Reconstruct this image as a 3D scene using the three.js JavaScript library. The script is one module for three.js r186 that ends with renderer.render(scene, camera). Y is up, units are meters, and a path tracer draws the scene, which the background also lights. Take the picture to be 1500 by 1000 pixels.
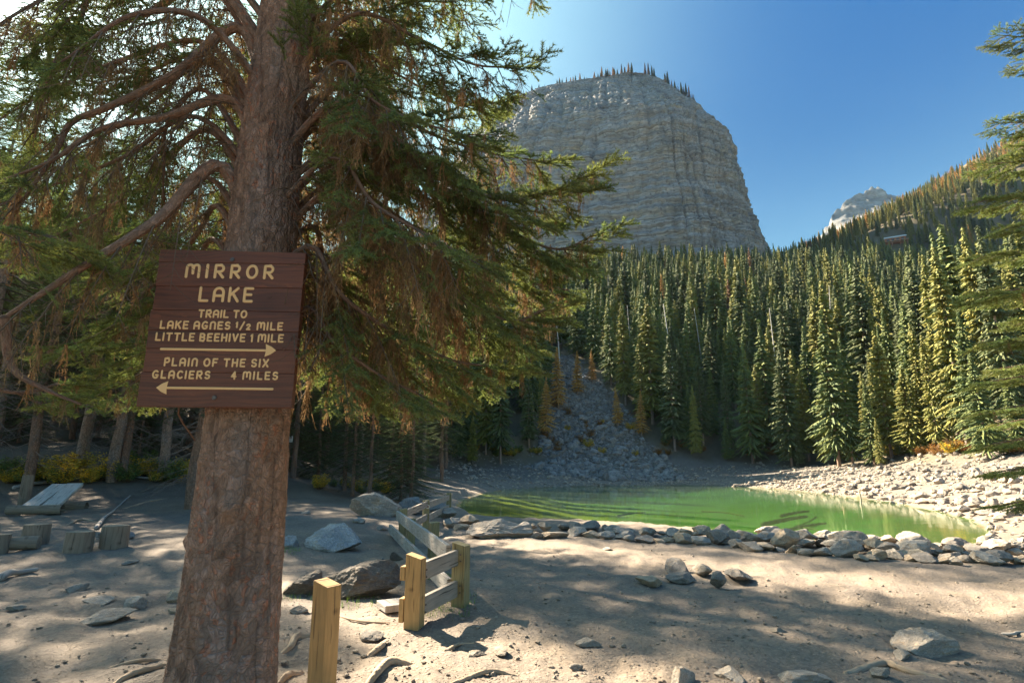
import * as THREE from 'three';
import { mergeGeometries, mergeVertices, toCreasedNormals } from 'three/addons/utils/BufferGeometryUtils.js';
import { RoundedBoxGeometry } from 'three/addons/geometries/RoundedBoxGeometry.js';
import { createNoise2D, createNoise3D } from 'simplex-noise';

// ------------------------------------------------------------------ camera, sky, sun, exposure
const scene = new THREE.Scene();
const FPX = 833, PITCH = Math.atan(190 / FPX), EYE = 1.5;
const camera = new THREE.PerspectiveCamera(2 * Math.atan(500 / FPX) * 180 / Math.PI, 1024 / 682, 0.05, 6000);
camera.position.set(0, EYE, 0);
camera.rotation.x = PITCH;
const EXPOSURE = 6.4;
const SUN = new THREE.Vector3(-0.828, 0.807, -0.842).normalize();
const sun = new THREE.DirectionalLight(new THREE.Color().setRGB(1.0, 0.86, 0.66), 5.0);
sun.position.copy(SUN).multiplyScalar(300);
sun.castShadow = true;
sun.shadow.radius = 1.0;
sun.shadow.mapSize.set(4096, 4096);
Object.assign(sun.shadow.camera, { left: -120, right: 120, top: 120, bottom: -120, near: 1, far: 900 });
scene.add(sun, sun.target);
{
  const W = 1024, Hh = 512, data = new Float32Array(W * Hh * 4), d = new THREE.Vector3();
  for (let j = 0; j < Hh; j++) for (let i = 0; i < W; i++) {
    const el = ((j + 0.5) / Hh - 0.5) * Math.PI, az = ((i + 0.5) / W - 0.5) * 2 * Math.PI;
    d.set(Math.cos(el) * Math.cos(az), Math.sin(el), Math.cos(el) * Math.sin(az));
    const gam = Math.acos(Math.min(1, Math.max(-1, d.dot(SUN)))) * 180 / Math.PI, eld = Math.max(0, el * 180 / Math.PI);
    const h = Math.exp(-((eld / 17) ** 2)), g1 = Math.exp(-((gam / 38) ** 3)), g2 = Math.exp(-((gam / 7) ** 1.3));
    const k = (j * W + i) * 4, put = (c, v) => { data[k + c] = Math.max(0, v) / EXPOSURE; };
    put(0, 0.004 + 0.72 * h + 1.2 * g1 + 3.0 * g2);
    put(1, 0.15 + 1.2 * h + 1.75 * g1 + 3.0 * g2);
    put(2, 0.48 + 0.9 * h + 1.4 * g1 + 2.9 * g2);
    data[k + 3] = 1;
  }
  const t = new THREE.DataTexture(data, W, Hh, THREE.RGBAFormat, THREE.FloatType);
  t.mapping = THREE.EquirectangularReflectionMapping; t.magFilter = THREE.LinearFilter; t.minFilter = THREE.LinearFilter; t.needsUpdate = true;
  scene.background = t; scene.environment = t;
}
const renderer = new THREE.WebGLRenderer({ antialias: true });
renderer.setSize(1024, 682);
renderer.toneMapping = THREE.LinearToneMapping;
renderer.toneMappingExposure = EXPOSURE;
renderer.shadowMap.enabled = true;
scene.fog = new THREE.FogExp2(0xa8ccf4, 0.00004);

// ------------------------------------------------------------------ helpers
const rngOf = (s) => () => { s = (s + 0x6d2b79f5) | 0; let t = Math.imul(s ^ (s >>> 15), 1 | s); t = (t + Math.imul(t ^ (t >>> 7), 61 | t)) ^ t; return ((t ^ (t >>> 14)) >>> 0) / 4294967296; };
const n2 = createNoise2D(rngOf(11)), n3 = createNoise3D(rngOf(12));
const V = (x, y, z) => new THREE.Vector3(x, y, z);
const clamp = (x, a = 0, b = 1) => Math.min(b, Math.max(a, x));
const lerp = (a, b, t) => a + (b - a) * t;
const sstep = (a, b, x) => { const t = clamp((x - a) / (b - a)); return t * t * (3 - 2 * t); };
const fbm2 = (x, y, o = 4) => { let s = 0, a = 0.5, f = 1; for (let i = 0; i < o; i++) { s += a * n2(x * f, y * f); f *= 2.03; a *= 0.5; } return s; };
const fbm3 = (x, y, z, o = 4) => { let s = 0, a = 0.5, f = 1; for (let i = 0; i < o; i++) { s += a * n3(x * f, y * f, z * f); f *= 2.03; a *= 0.5; } return s; };
const CP = Math.cos(PITCH), SP = Math.sin(PITCH);
const ray = (u, v) => { const x = (u - 750) / FPX, y = (500 - v) / FPX; return V(x, y * CP + SP, y * SP - CP); };   // a sight line of the photograph, used only to survey where things stand
const at = (u, v, d) => { const r = ray(u, v); return V(0, EYE, 0).addScaledVector(r, d / -r.z); };
const pixelOf = (p) => { const y = p.y - EYE, cy = y * CP + p.z * SP, cz = -y * SP + p.z * CP; return cz > -0.05 ? null : [750 + FPX * p.x / -cz, 500 - FPX * cy / -cz]; };

const used = {};
const numbered = (n) => { const k = used[n] = (used[n] ?? -1) + 1; return k ? n + '_' + String(k).padStart(3, '0') : n; };
function tag(o, label, category, group, kind) {
  o.userData.label = label; if (category) o.userData.category = category;
  if (group) o.userData.group = group;
  if (kind) o.userData.kind = kind;
  return o;
}
const shade = (o) => { o.castShadow = true; o.receiveShadow = true; return o; };
function mesh(name, geo, mat, parent) { const m = shade(new THREE.Mesh(geo, mat)); m.name = parent ? name : numbered(name); (parent || scene).add(m); return m; }
function base(name, p, turn = 0) { const g = new THREE.Group(); g.name = numbered(name); g.position.copy(p); g.rotation.y = turn; scene.add(g); return g; }

// tileable noise for textures
const hsh = (x, y, s) => { let h = Math.imul(x, 374761393) + Math.imul(y, 668265263) + Math.imul(s, 1274126177); h = Math.imul(h ^ (h >>> 13), 1274126177); return ((h ^ (h >>> 16)) >>> 0) / 4294967296; };
const mod = (a, n) => ((a % n) + n) % n;
function vn(x, y, px, py, s) {
  const ix = Math.floor(x), iy = Math.floor(y), fx = x - ix, fy = y - iy, u = fx * fx * (3 - 2 * fx), w = fy * fy * (3 - 2 * fy);
  const x0 = mod(ix, px), x1 = mod(ix + 1, px), y0 = mod(iy, py), y1 = mod(iy + 1, py);
  return lerp(lerp(hsh(x0, y0, s), hsh(x1, y0, s), u), lerp(hsh(x0, y1, s), hsh(x1, y1, s), u), w);
}
function tf(u, v, fx, fy, o, s) { let a = 0.5, t = 0, m = 0; for (let i = 0; i < o; i++) { t += a * vn(u * fx, v * fy, fx, fy, s + i); m += a; fx *= 2; fy *= 2; a *= 0.55; } return t / m; }
function wor(u, v, fx, fy, s) {
  const x = u * fx, y = v * fy, ix = Math.floor(x), iy = Math.floor(y); let f1 = 9, f2 = 9, id = 0;
  for (let j = -1; j < 2; j++) for (let i = -1; i < 2; i++) {
    const cx = mod(ix + i, fx), cy = mod(iy + j, fy), dx = ix + i + hsh(cx, cy, s) - x, dy = iy + j + hsh(cx, cy, s + 7) - y, d = Math.sqrt(dx * dx + dy * dy);
    if (d < f1) { f2 = f1; f1 = d; id = hsh(cx, cy, s + 13); } else if (d < f2) f2 = d;
  }
  return [f1, f2, id];
}
const toS = (c) => { c = clamp(c); return 255 * (c <= 0.0031308 ? 12.92 * c : 1.055 * c ** (1 / 2.4) - 0.055); };
function textures(w, h, fn) {                       // fn(u, v) -> [r, g, b (linear), height 0..1]
  const c = new Uint8Array(w * h * 4), b = new Uint8Array(w * h * 4);
  for (let j = 0; j < h; j++) for (let i = 0; i < w; i++) {
    const [r, g, bl, he] = fn((i + 0.5) / w, (j + 0.5) / h), k = (j * w + i) * 4, q = 255 * clamp(he);
    c[k] = toS(r); c[k + 1] = toS(g); c[k + 2] = toS(bl); c[k + 3] = 255; b[k] = b[k + 1] = b[k + 2] = q; b[k + 3] = 255;
  }
  return [c, b].map((d, i) => {
    const t = new THREE.DataTexture(d, w, h); t.wrapS = t.wrapT = THREE.RepeatWrapping; t.magFilter = THREE.LinearFilter; t.minFilter = THREE.LinearMipmapLinearFilter; t.generateMipmaps = true;
    if (!i) t.colorSpace = THREE.SRGBColorSpace; t.needsUpdate = true; return t;
  });
}
const mat = (o) => new THREE.MeshStandardMaterial({ roughness: 0.92, metalness: 0, ...o });
const col = (r, g, b) => new THREE.Color().setRGB(r, g, b);

// ------------------------------------------------------------------ materials
const [groundC, groundB] = textures(1024, 1024, (u, v) => {
  const a = tf(u, v, 6, 6, 5, 3), f = tf(u, v, 90, 90, 3, 9), [p1, p2, id] = wor(u + a * 0.01, v, 70, 70, 21), [q1, , iq] = wor(u, v, 190, 190, 41);
  const peb = id > 0.72 ? clamp(1 - p1 * 2.4) : 0, grit = iq > 0.4 ? clamp(1 - q1 * 2) : 0;
  let t = 0.66 + 0.24 * (a - 0.5) + 0.5 * (f - 0.5) + 0.16 * grit * (iq - 0.6) * 4;
  if (peb > 0.15) t = lerp(t, 0.55 + 0.6 * hsh(Math.floor(id * 9999), 3, 5), 0.55);
  const w = tf(u, v, 20, 20, 3, 77);
  return [t * (1 + 0.05 * (w - 0.5)), t * 0.985, t * (0.96 - 0.1 * (w - 0.5)), 0.3 + 0.25 * (f - 0.5) + 0.45 * Math.sqrt(peb) + 0.2 * grit + 0.2 * (a - 0.5)];
});
const [rockC, rockB] = textures(512, 512, (u, v) => {
  const a = tf(u, v, 4, 4, 6, 5), f = tf(u, v, 40, 40, 4, 15), s = tf(u, v, 3, 26, 4, 33), [l1, , li] = wor(u, v, 13, 13, 50);
  let t = 0.62 + 0.5 * (a - 0.5) + 0.4 * (f - 0.5) + 0.25 * (s - 0.5);
  const lich = li > 0.8 && l1 < 0.28 + 0.2 * (f - 0.5) ? 0.28 : 0, rust = sstep(0.55, 0.75, tf(u, v, 5, 5, 4, 61));
  t += lich;
  return [t * (1 + 0.10 * rust), t * (0.985 - 0.03 * rust), t * (0.96 - 0.16 * rust), 0.5 + 0.5 * (a - 0.5) + 0.5 * (f - 0.5) + 0.3 * (s - 0.5)];
});
const [barkC, barkB] = textures(1024, 2048, (u, v) => {
  const wx = (tf(u, v, 10, 16, 4, 2) - 0.5) * 0.028, wy = (tf(u, v, 10, 16, 4, 8) - 0.5) * 0.022;
  const [p1, p2, id] = wor(u + wx, v + wy, 38, 50, 5), [r1, r2, ie] = wor(u + wx * 1.6, v + wy * 1.6, 84, 100, 25), f = tf(u, v, 90, 120, 4, 14), big = tf(u, v, 5, 4, 4, 31), fis = Math.abs(tf(u + wx, v, 9, 3, 4, 55) - 0.5);
  const crack = clamp((p2 - p1) * 3.4), cr2 = clamp((r2 - r1) * 3), plate = Math.min(crack, 0.4 + 0.6 * cr2), groove = sstep(0.045, 0.0, fis);
  const h = 0.2 + 0.42 * plate * (0.4 + 0.6 * id) + 0.2 * cr2 * ie + 0.25 * (f - 0.5) + 0.25 * (big - 0.5) - 0.28 * groove;
  const red = 0.7 * sstep(0.8, 0.99, ie) * sstep(0.42, 0.7, tf(u, v, 9, 9, 3, 91)), pale = sstep(0.45, 1, id), warm = sstep(0.4, 0.62, big);
  const t = (0.62 + 0.3 * id) * (0.72 + 0.28 * plate) * (0.68 + 0.64 * f) * (1 - 0.35 * groove);
  return [t * lerp(lerp(0.37, 0.43, warm), 0.62, red) * (1 + 0.12 * pale), t * lerp(0.285, 0.26, red) * (1 + 0.14 * pale), t * lerp(lerp(0.235, 0.20, warm), 0.14, red) * (1 + 0.2 * pale), h];
});
const [woodC, woodB] = textures(512, 1024, (u, v) => {
  const w = (tf(u, v, 3, 2, 3, 4) - 0.5) * 0.14, g = tf(u + w, v, 26, 2, 3, 6), g2 = tf(u + w, v, 110, 3, 2, 16), k = wor(u, v, 2, 3, 19);
  const knot = k[2] > 0.4 ? clamp(1 - k[0] * 9) : 0, ring = 0.5 + 0.5 * Math.sin((u + w) * 75 + 5 * g), chk = sstep(0.71, 0.78, tf(u + w * 0.4, v, 60, 2, 2, 66));
  const t = 0.8 + 0.16 * (g - 0.5) + 0.22 * (g2 - 0.5) + 0.08 * (ring - 0.5) - 0.35 * knot - 0.45 * chk + 0.22 * (tf(u, v, 5, 6, 4, 44) - 0.5);
  return [t, t * (0.975 - 0.08 * knot), t * (0.94 - 0.14 * knot), 0.6 + 0.4 * (g2 - 0.5) - 0.6 * chk];
});
const M = {};
M.ground = mat({ map: groundC, bumpMap: groundB, bumpScale: 0.014, vertexColors: true, roughness: 0.96 });
const rockMat = (r, g, b) => mat({ map: rockC, bumpMap: rockB, bumpScale: 0.012, color: col(r, g, b) });
M.rocks = [rockMat(0.50, 0.43, 0.355), rockMat(0.53, 0.47, 0.40), rockMat(0.36, 0.32, 0.28), rockMat(0.60, 0.48, 0.35)];
M.rockBlue = rockMat(0.34, 0.34, 0.34);
M.boulderDark = rockMat(0.22, 0.185, 0.15);
M.boulderPale = rockMat(0.52, 0.51, 0.50);
M.bark = mat({ map: barkC, bumpMap: barkB, bumpScale: 0.024, color: col(0.84, 0.74, 0.68) });
M.barkGrey = mat({ map: barkC, bumpMap: barkB, bumpScale: 0.02, color: col(0.95, 0.98, 1.0) });
const barkSmall = barkC.clone(); barkSmall.repeat.set(1, 1);
M.limb = mat({ map: barkC, bumpMap: barkB, bumpScale: 0.010, color: col(0.80, 0.66, 0.56) });
M.twig = mat({ color: col(0.115, 0.075, 0.048) });
M.deadTwig = mat({ color: col(0.20, 0.165, 0.14) });
M.post = mat({ map: woodC, bumpMap: woodB, bumpScale: 0.004, color: col(0.56, 0.335, 0.13), roughness: 0.8 });
M.postGreen = mat({ map: woodC, bumpMap: woodB, bumpScale: 0.004, color: col(0.36, 0.29, 0.14), roughness: 0.85 });
M.rail = mat({ map: woodC, bumpMap: woodB, bumpScale: 0.005, color: col(0.40, 0.34, 0.28), roughness: 0.9 });
M.railGrey = mat({ map: woodC, bumpMap: woodB, bumpScale: 0.005, color: col(0.42, 0.39, 0.36), roughness: 0.9 });
M.log = mat({ map: woodC, bumpMap: woodB, bumpScale: 0.006, color: col(0.30, 0.235, 0.175) });
M.logEnd = mat({ map: rockC, color: col(0.42, 0.34, 0.25) });
M.root = mat({ map: woodC, bumpMap: woodB, bumpScale: 0.006, color: col(0.48, 0.36, 0.25) });
const foliage = (o) => new THREE.MeshPhysicalMaterial({ roughness: 1, metalness: 0, ...o });
M.needle = foliage({ color: col(0.155, 0.205, 0.05), transmission: 0.48, thickness: 0, specularIntensity: 0.5 });
M.needleDark = foliage({ color: col(0.07, 0.125, 0.06), transmission: 0.22, thickness: 0, specularIntensity: 0.5 });
M.lichen = foliage({ color: col(0.24, 0.165, 0.085), transmission: 0.35, thickness: 0, specularIntensity: 0.2, roughness: 1 });
M.crownMid = foliage({ color: col(1, 1, 1), vertexColors: true, transmission: 0.25, thickness: 0, specularIntensity: 0.3 });

// ------------------------------------------------------------------ terrain
const WL = -0.45;
const onPlane = (u, v, y) => { const r = ray(u, v), t = (y - EYE) / r.y; return [r.x * t, r.z * t]; };
const lakePix = [[668, 741], [690, 726], [740, 717], [820, 713], [900, 711.5], [980, 711], [1050, 711.5], [1120, 715], [1200, 722], [1300, 735], [1400, 755], [1438, 770], [1450, 782], [1435, 792], [1380, 800], [1290, 806], [1200, 800], [1120, 789], [1040, 781], [960, 775], [880, 771], [800, 768], [740, 762], [690, 754]];
const lake = lakePix.map(([u, v]) => onPlane(u, v, WL));
function lakeDist(x, z) {                            // signed distance to the shoreline, negative on the water
  let d = 1e9, inside = false;
  for (let i = 0, j = lake.length - 1; i < lake.length; j = i++) {
    const [ax, az] = lake[i], [bx, bz] = lake[j], ex = bx - ax, ez = bz - az, wx = x - ax, wz = z - az, t = clamp((wx * ex + wz * ez) / (ex * ex + ez * ez)), qx = wx - ex * t, qz = wz - ez * t;
    d = Math.min(d, qx * qx + qz * qz);
    if ((az > z) !== (bz > z) && x < (bx - ax) * (z - az) / (bz - az) + ax) inside = !inside;
  }
  return (inside ? -1 : 1) * Math.sqrt(d);
}
function H(x, z, fine = true) {
  const d = -z, s0 = d > -5 && d < 200 ? lakeDist(x, z) : 130;
  const s = s0 + (Math.abs(s0) < 30 && d < 200 ? 0.5 * fbm2(x * 0.25, z * 0.25, 3) * clamp(d / 20) : 0);
  // near clearing
  let near = 0.05 * fbm2(x * 0.5 + 3, z * 0.5, 3) + 2.0 * sstep(24, 45, d) * sstep(-4, -20, x) + 10 * sstep(34, 90, d) * sstep(-6, -40, x) + 0.25 * sstep(12, 24, x);
  near += 0.22 * sstep(1.5, 4.5, -x) * sstep(8, 13, d) * sstep(26, 18, d);
  // far bank and slope
  const far = WL + Math.min(3.4, Math.max(0, s) * 0.17) + 0.25 * fbm2(x * 0.12, z * 0.12, 3);
  let hill = 0;
  const rise = Math.max(0, s - 15 + 3 * n2(x * 0.02, z * 0.02));
  hill = 0.475 * Math.max(0, rise - 4 * (1 - Math.exp(-rise / 4)));
  hill = 136 * (1 - Math.exp(-Math.pow(hill / 136, 1.0))) * 1.0 + 0; // soft plateau
  if (d > 85) {
    const lin = 0.45 * (d - 84) + 2; hill = lerp(hill, lin < 132 ? lin : 132 + 12 * (1 - Math.exp(-(lin - 132) / 12)), sstep(85, 120, d));
  }
  hill *= sstep(26, 58, d);
  if (d > 120) {
    hill += 0.42 * Math.max(0, x - 190) * sstep(385, 465, d);
    const hf = 281 + 0.55 * (x - 409) - 0.25 * Math.max(0, d - 655);
    if (d > 380) hill = Math.max(hill, lerp(hill, hf + 6 * fbm2(x * 0.02, z * 0.02, 4), sstep(380, 650, d)));
    hill += 5 * fbm2(x * 0.012, z * 0.012, 4) * sstep(120, 220, d);
    hill *= 1 - sstep(900, 1300, d);
  }
  const side = sstep(16, 34, d + 0.5 * Math.max(0, x - 14)) ;
  let L = lerp(near, Math.max(far + hill, x < -4 ? near : -9), side);
  if (d < 8) L = near;
  let y;
  if (s > 0) y = s < 6 && side < 1 ? lerp(lerp(WL, L, sstep(0, 3.2, s)), lerp(WL, L, sstep(0, 0.4, s)), side) : L;
  else y = WL - 0.05 - 0.9 * sstep(0, 9, -s) - 0.06 * fbm2(x * 0.3, z * 0.3, 3);
  if (fine && d < 40 && s > 0) y += 0.034 * fbm2(x * 2.3, z * 2.3, 5) + 0.04 * fbm2(x * 0.9, z * 0.9, 2) * sstep(0, 2, s);
  return y;
}
const ground = (u, v) => {                           // where a sight line meets the ground
  const r = ray(u, v); let t = 1.2, p = V(0, EYE, 0);
  for (let i = 0; i < 1500; i++) { p.set(r.x * t, EYE + r.y * t, r.z * t); const g = p.y - H(p.x, p.z); if (g < 0.003) break; t += Math.max(0.004, g * 0.35); if (t > 900) break; }
  p.y = H(p.x, p.z); return p;
};
const onGround = (x, z) => V(x, H(x, z), z);
const talus = (x, d) => { const t = (d - 84) / 52; if (t < 0 || t > 1.05) return 0; const c = lerp(15.5, 11, t), w = lerp(11, 3, t) + 2 * n2(x * 0.2, d * 0.2); return sstep(w + 1.5, w - 1.5, Math.abs(x - c)); };
{
  const rings = [], pos = [], colr = [], uv = [], idx = [];
  for (let r = 0.5; r < 1750; r *= 1.0225) rings.push(r);
  const angs = []; for (let i = 0; i <= 540; i++) angs.push(-62 + 124 * i / 540); for (let i = 1; i < 60; i++) angs.push(62 + 236 * i / 60);
  const A = angs.length, c = [0, 0, 0];
  const mix = (q, t) => { for (let k = 0; k < 3; k++) c[k] = lerp(c[k], q[k], t); };
  const put = (x, z) => {
    const y = H(x, z), d = -z, s = d > 3 && d < 180 ? lakeDist(x, z) : 90;
    pos.push(x, y, z); uv.push(x / 2.6, z / 2.6);
    const a = fbm2(x * 0.35, z * 0.35, 4), b = fbm2(x * 0.06 + 9, z * 0.06, 4), e = fbm2(x * 1.3, z * 1.3, 3);
    c[0] = 0.53; c[1] = 0.45; c[2] = 0.375;
    mix([0.40, 0.35, 0.31], clamp(0.5 + 1.1 * a)); mix([0.62, 0.52, 0.41], clamp(0.9 * e));
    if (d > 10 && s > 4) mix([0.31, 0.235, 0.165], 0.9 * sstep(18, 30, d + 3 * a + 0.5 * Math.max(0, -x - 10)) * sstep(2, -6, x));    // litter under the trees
    if (d > 18 && s > 0 && d < 120) {
      mix([0.36, 0.34, 0.32], sstep(30, 60, d) * sstep(-12, 6, x));
      mix([0.60, 0.53, 0.45], sstep(10, 2, s) * sstep(18, 30, d) * 0.6);
    }
    if (d > 55 && s > 13) mix([0.33, 0.29, 0.19], sstep(13, 18, s + 3 * a) * (1 - talus(x, d)));
    if (s < 0) {                                     // silt and weed on the lake bed
      const g = fbm2(x * 0.22, z * 0.22 + 5, 4), sand = sstep(-4.5, -0.2, s + 2.2 * g), west = sstep(13, -1, x + 0.1 * d - 3 + 4 * g);
      c[0] = 0.085; c[1] = 0.30; c[2] = 0.085;
      mix([0.045, 0.21, 0.07], clamp(0.5 + 1.6 * g)); mix([0.26, 0.20, 0.08], 0.8 * sand); mix([0.95, 0.62, 0.20], 0.92 * west);
    }
    if (d > 330) { const bare = sstep(470, 560, d + 60 * b + 0.1 * (x - 300)); mix([0.36, 0.29, 0.16], bare); mix([0.40, 0.24, 0.05], bare * sstep(0.1, 0.35, fbm2(x * 0.03, z * 0.03, 4))); mix([0.16, 0.16, 0.05], bare * sstep(-0.1, 0.2, fbm2(x * 0.05 + 40, z * 0.05, 4))); }
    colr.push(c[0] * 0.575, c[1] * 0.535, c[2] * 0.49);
  };
  put(0, 0);
  for (const r of rings) for (const a of angs) { const t = a * Math.PI / 180; put(r * Math.sin(t), -r * Math.cos(t)); }
  for (let j = 0; j < A; j++) idx.push(0, 1 + j, 1 + (j + 1) % A);
  for (let i = 0; i + 1 < rings.length; i++) for (let j = 0; j < A; j++) { const a = 1 + i * A + j, b = 1 + i * A + (j + 1) % A; idx.push(a, a + A, b, b, a + A, b + A); }
  for (let k = 0; k < idx.length; k += 3) { const t = idx[k + 1]; idx[k + 1] = idx[k + 2]; idx[k + 2] = t; }
  const g = new THREE.BufferGeometry();
  g.setAttribute('position', new THREE.Float32BufferAttribute(pos, 3)); g.setAttribute('uv', new THREE.Float32BufferAttribute(uv, 2)); g.setAttribute('color', new THREE.Float32BufferAttribute(colr, 3));
  g.setIndex(idx); g.computeVertexNormals();
  if (g.attributes.normal.getY(5) < 0) { const ix = g.index.array; for (let k = 0; k < ix.length; k += 3) { const t = ix[k]; ix[k] = ix[k + 1]; ix[k + 1] = t; } g.computeVertexNormals(); }
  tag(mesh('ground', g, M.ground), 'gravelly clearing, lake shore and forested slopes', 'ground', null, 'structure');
}
{
  const c = lake.reduce((a, p) => [a[0] + p[0] / lake.length, a[1] + p[1] / lake.length], [0, 0]);
  const sh = new THREE.Shape(lake.map(([x, z]) => { const l = Math.hypot(x - c[0], z - c[1]); return new THREE.Vector2(x + (x - c[0]) / l * 1.0, -(z + (z - c[1]) / l * 1.0)); }));
  const g = new THREE.ShapeGeometry(sh, 1); g.rotateX(-Math.PI / 2); g.translate(0, WL, 0);
  const [, rip] = textures(256, 256, (u, v) => [1, 1, 1, tf(u, v, 5, 9, 4, 17)]);
  const p = g.attributes.position, uv = new Float32Array(p.count * 2); for (let i = 0; i < p.count; i++) { uv[2 * i] = p.getX(i) / 4; uv[2 * i + 1] = p.getZ(i) / 4; }
  g.setAttribute('uv', new THREE.BufferAttribute(uv, 2));
  const m = new THREE.MeshPhysicalMaterial({ color: col(0.62, 0.86, 0.44), roughness: 0.05, transmission: 0.93, thickness: 0, ior: 1.33, bumpMap: rip, bumpScale: 0.0018, specularIntensity: 0.9 });
  tag(mesh('lake_water', g, m), 'shallow green lake water', 'lake', null, 'structure');
}

// ------------------------------------------------------------------ mountains
function gridMesh(nu, nv, fn) {
  const pos = [], colr = [], uv = [], idx = [];
  for (let j = 0; j <= nv; j++) for (let i = 0; i <= nu; i++) { const [p, c, t] = fn(i / nu, j / nv); pos.push(p.x, p.y, p.z); colr.push(...c); uv.push(...(t || [(p.x + p.z * 0.6) / 60, p.y / 60])); }
  for (let j = 0; j < nv; j++) for (let i = 0; i < nu; i++) { const a = j * (nu + 1) + i, b = a + nu + 1; idx.push(a, a + 1, b, a + 1, b + 1, b); }
  const g = new THREE.BufferGeometry();
  g.setAttribute('position', new THREE.Float32BufferAttribute(pos, 3)); g.setAttribute('color', new THREE.Float32BufferAttribute(colr, 3)); g.setAttribute('uv', new THREE.Float32BufferAttribute(uv, 2));
  g.setIndex(idx); g.computeVertexNormals(); return g;
}
const CD = 530, table = (pix) => pix.map(([u, v]) => { const p = at(u, v, CD); return [p.y, p.x]; }).sort((a, b) => a[0] - b[0]);
const interp = (t, y) => { if (y <= t[0][0]) return t[0][1] + (t[1][1] - t[0][1]) * (y - t[0][0]) / (t[1][0] - t[0][0]); for (let i = 1; i < t.length; i++) if (y <= t[i][0]) return lerp(t[i - 1][1], t[i][1], (y - t[i - 1][0]) / (t[i][0] - t[i - 1][0])); return t[t.length - 1][1]; };
const cliffTop = at(925, 108, CD), CX = cliffTop.x;
const rightT = table([[925, 108], [950, 111], [975, 125], [1005, 142], [1030, 172], [1060, 217], [1085, 265], [1105, 325], [1107, 343], [1122, 370], [1150, 420]]);
const leftT = table([[925, 108], [900, 111], [860, 121], [800, 132], [762, 143], [735, 160], [700, 200], [640, 290], [560, 420]]);
const [cliffC, cliffB] = textures(1024, 1024, (u, v) => {            // bedded quartzite: thin courses broken by upright joints
  const w = (tf(u, v, 4, 6, 4, 3) - 0.5) * 0.014, y = (v + w) * 44, k = Math.floor(y), fy = y - k, kk = mod(k, 44), n = 6 + Math.floor(10 * hsh(kk, 2, 9)), x = (u + 0.4 * w + hsh(kk, 5, 1)) * n, c = Math.floor(x), fx = x - c, id = hsh(mod(c, n), kk, 4), thin = 0.10 + 0.2 * hsh(kk, 7, 7);
  const bedGap = sstep(thin, 0.02, fy) * (0.3 + 0.7 * hsh(kk, 8, 3)), joint = id > 0.35 ? sstep(0.07, 0.01, fx) * 0.9 : 0, f = tf(u, v, 50, 90, 4, 12), a = tf(u, v, 5, 8, 5, 22), fine = sstep(0.62, 0.7, tf(u, v, 6, 140, 2, 32));
  const gap = Math.max(bedGap, joint), t = (0.78 + 0.22 * (id - 0.5) + 0.25 * (hsh(kk, 1, 1) - 0.5) + 0.5 * (a - 0.5) + 0.45 * (f - 0.5)) * (1 - 0.5 * gap) * (1 - 0.18 * fine);
  const warm = sstep(0.5, 0.7, tf(u, v, 7, 10, 4, 42)); return [t * (1 + 0.06 * warm), t * 0.985, t * (0.97 - 0.12 * warm), 0.55 + 0.35 * (id - 0.5) + 0.3 * (a - 0.5) + 0.2 * (f - 0.5) - 0.45 * gap];
});
const cliffMat = mat({ map: cliffC, bumpMap: cliffB, bumpScale: 1.6, vertexColors: true, roughness: 0.95 });
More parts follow.
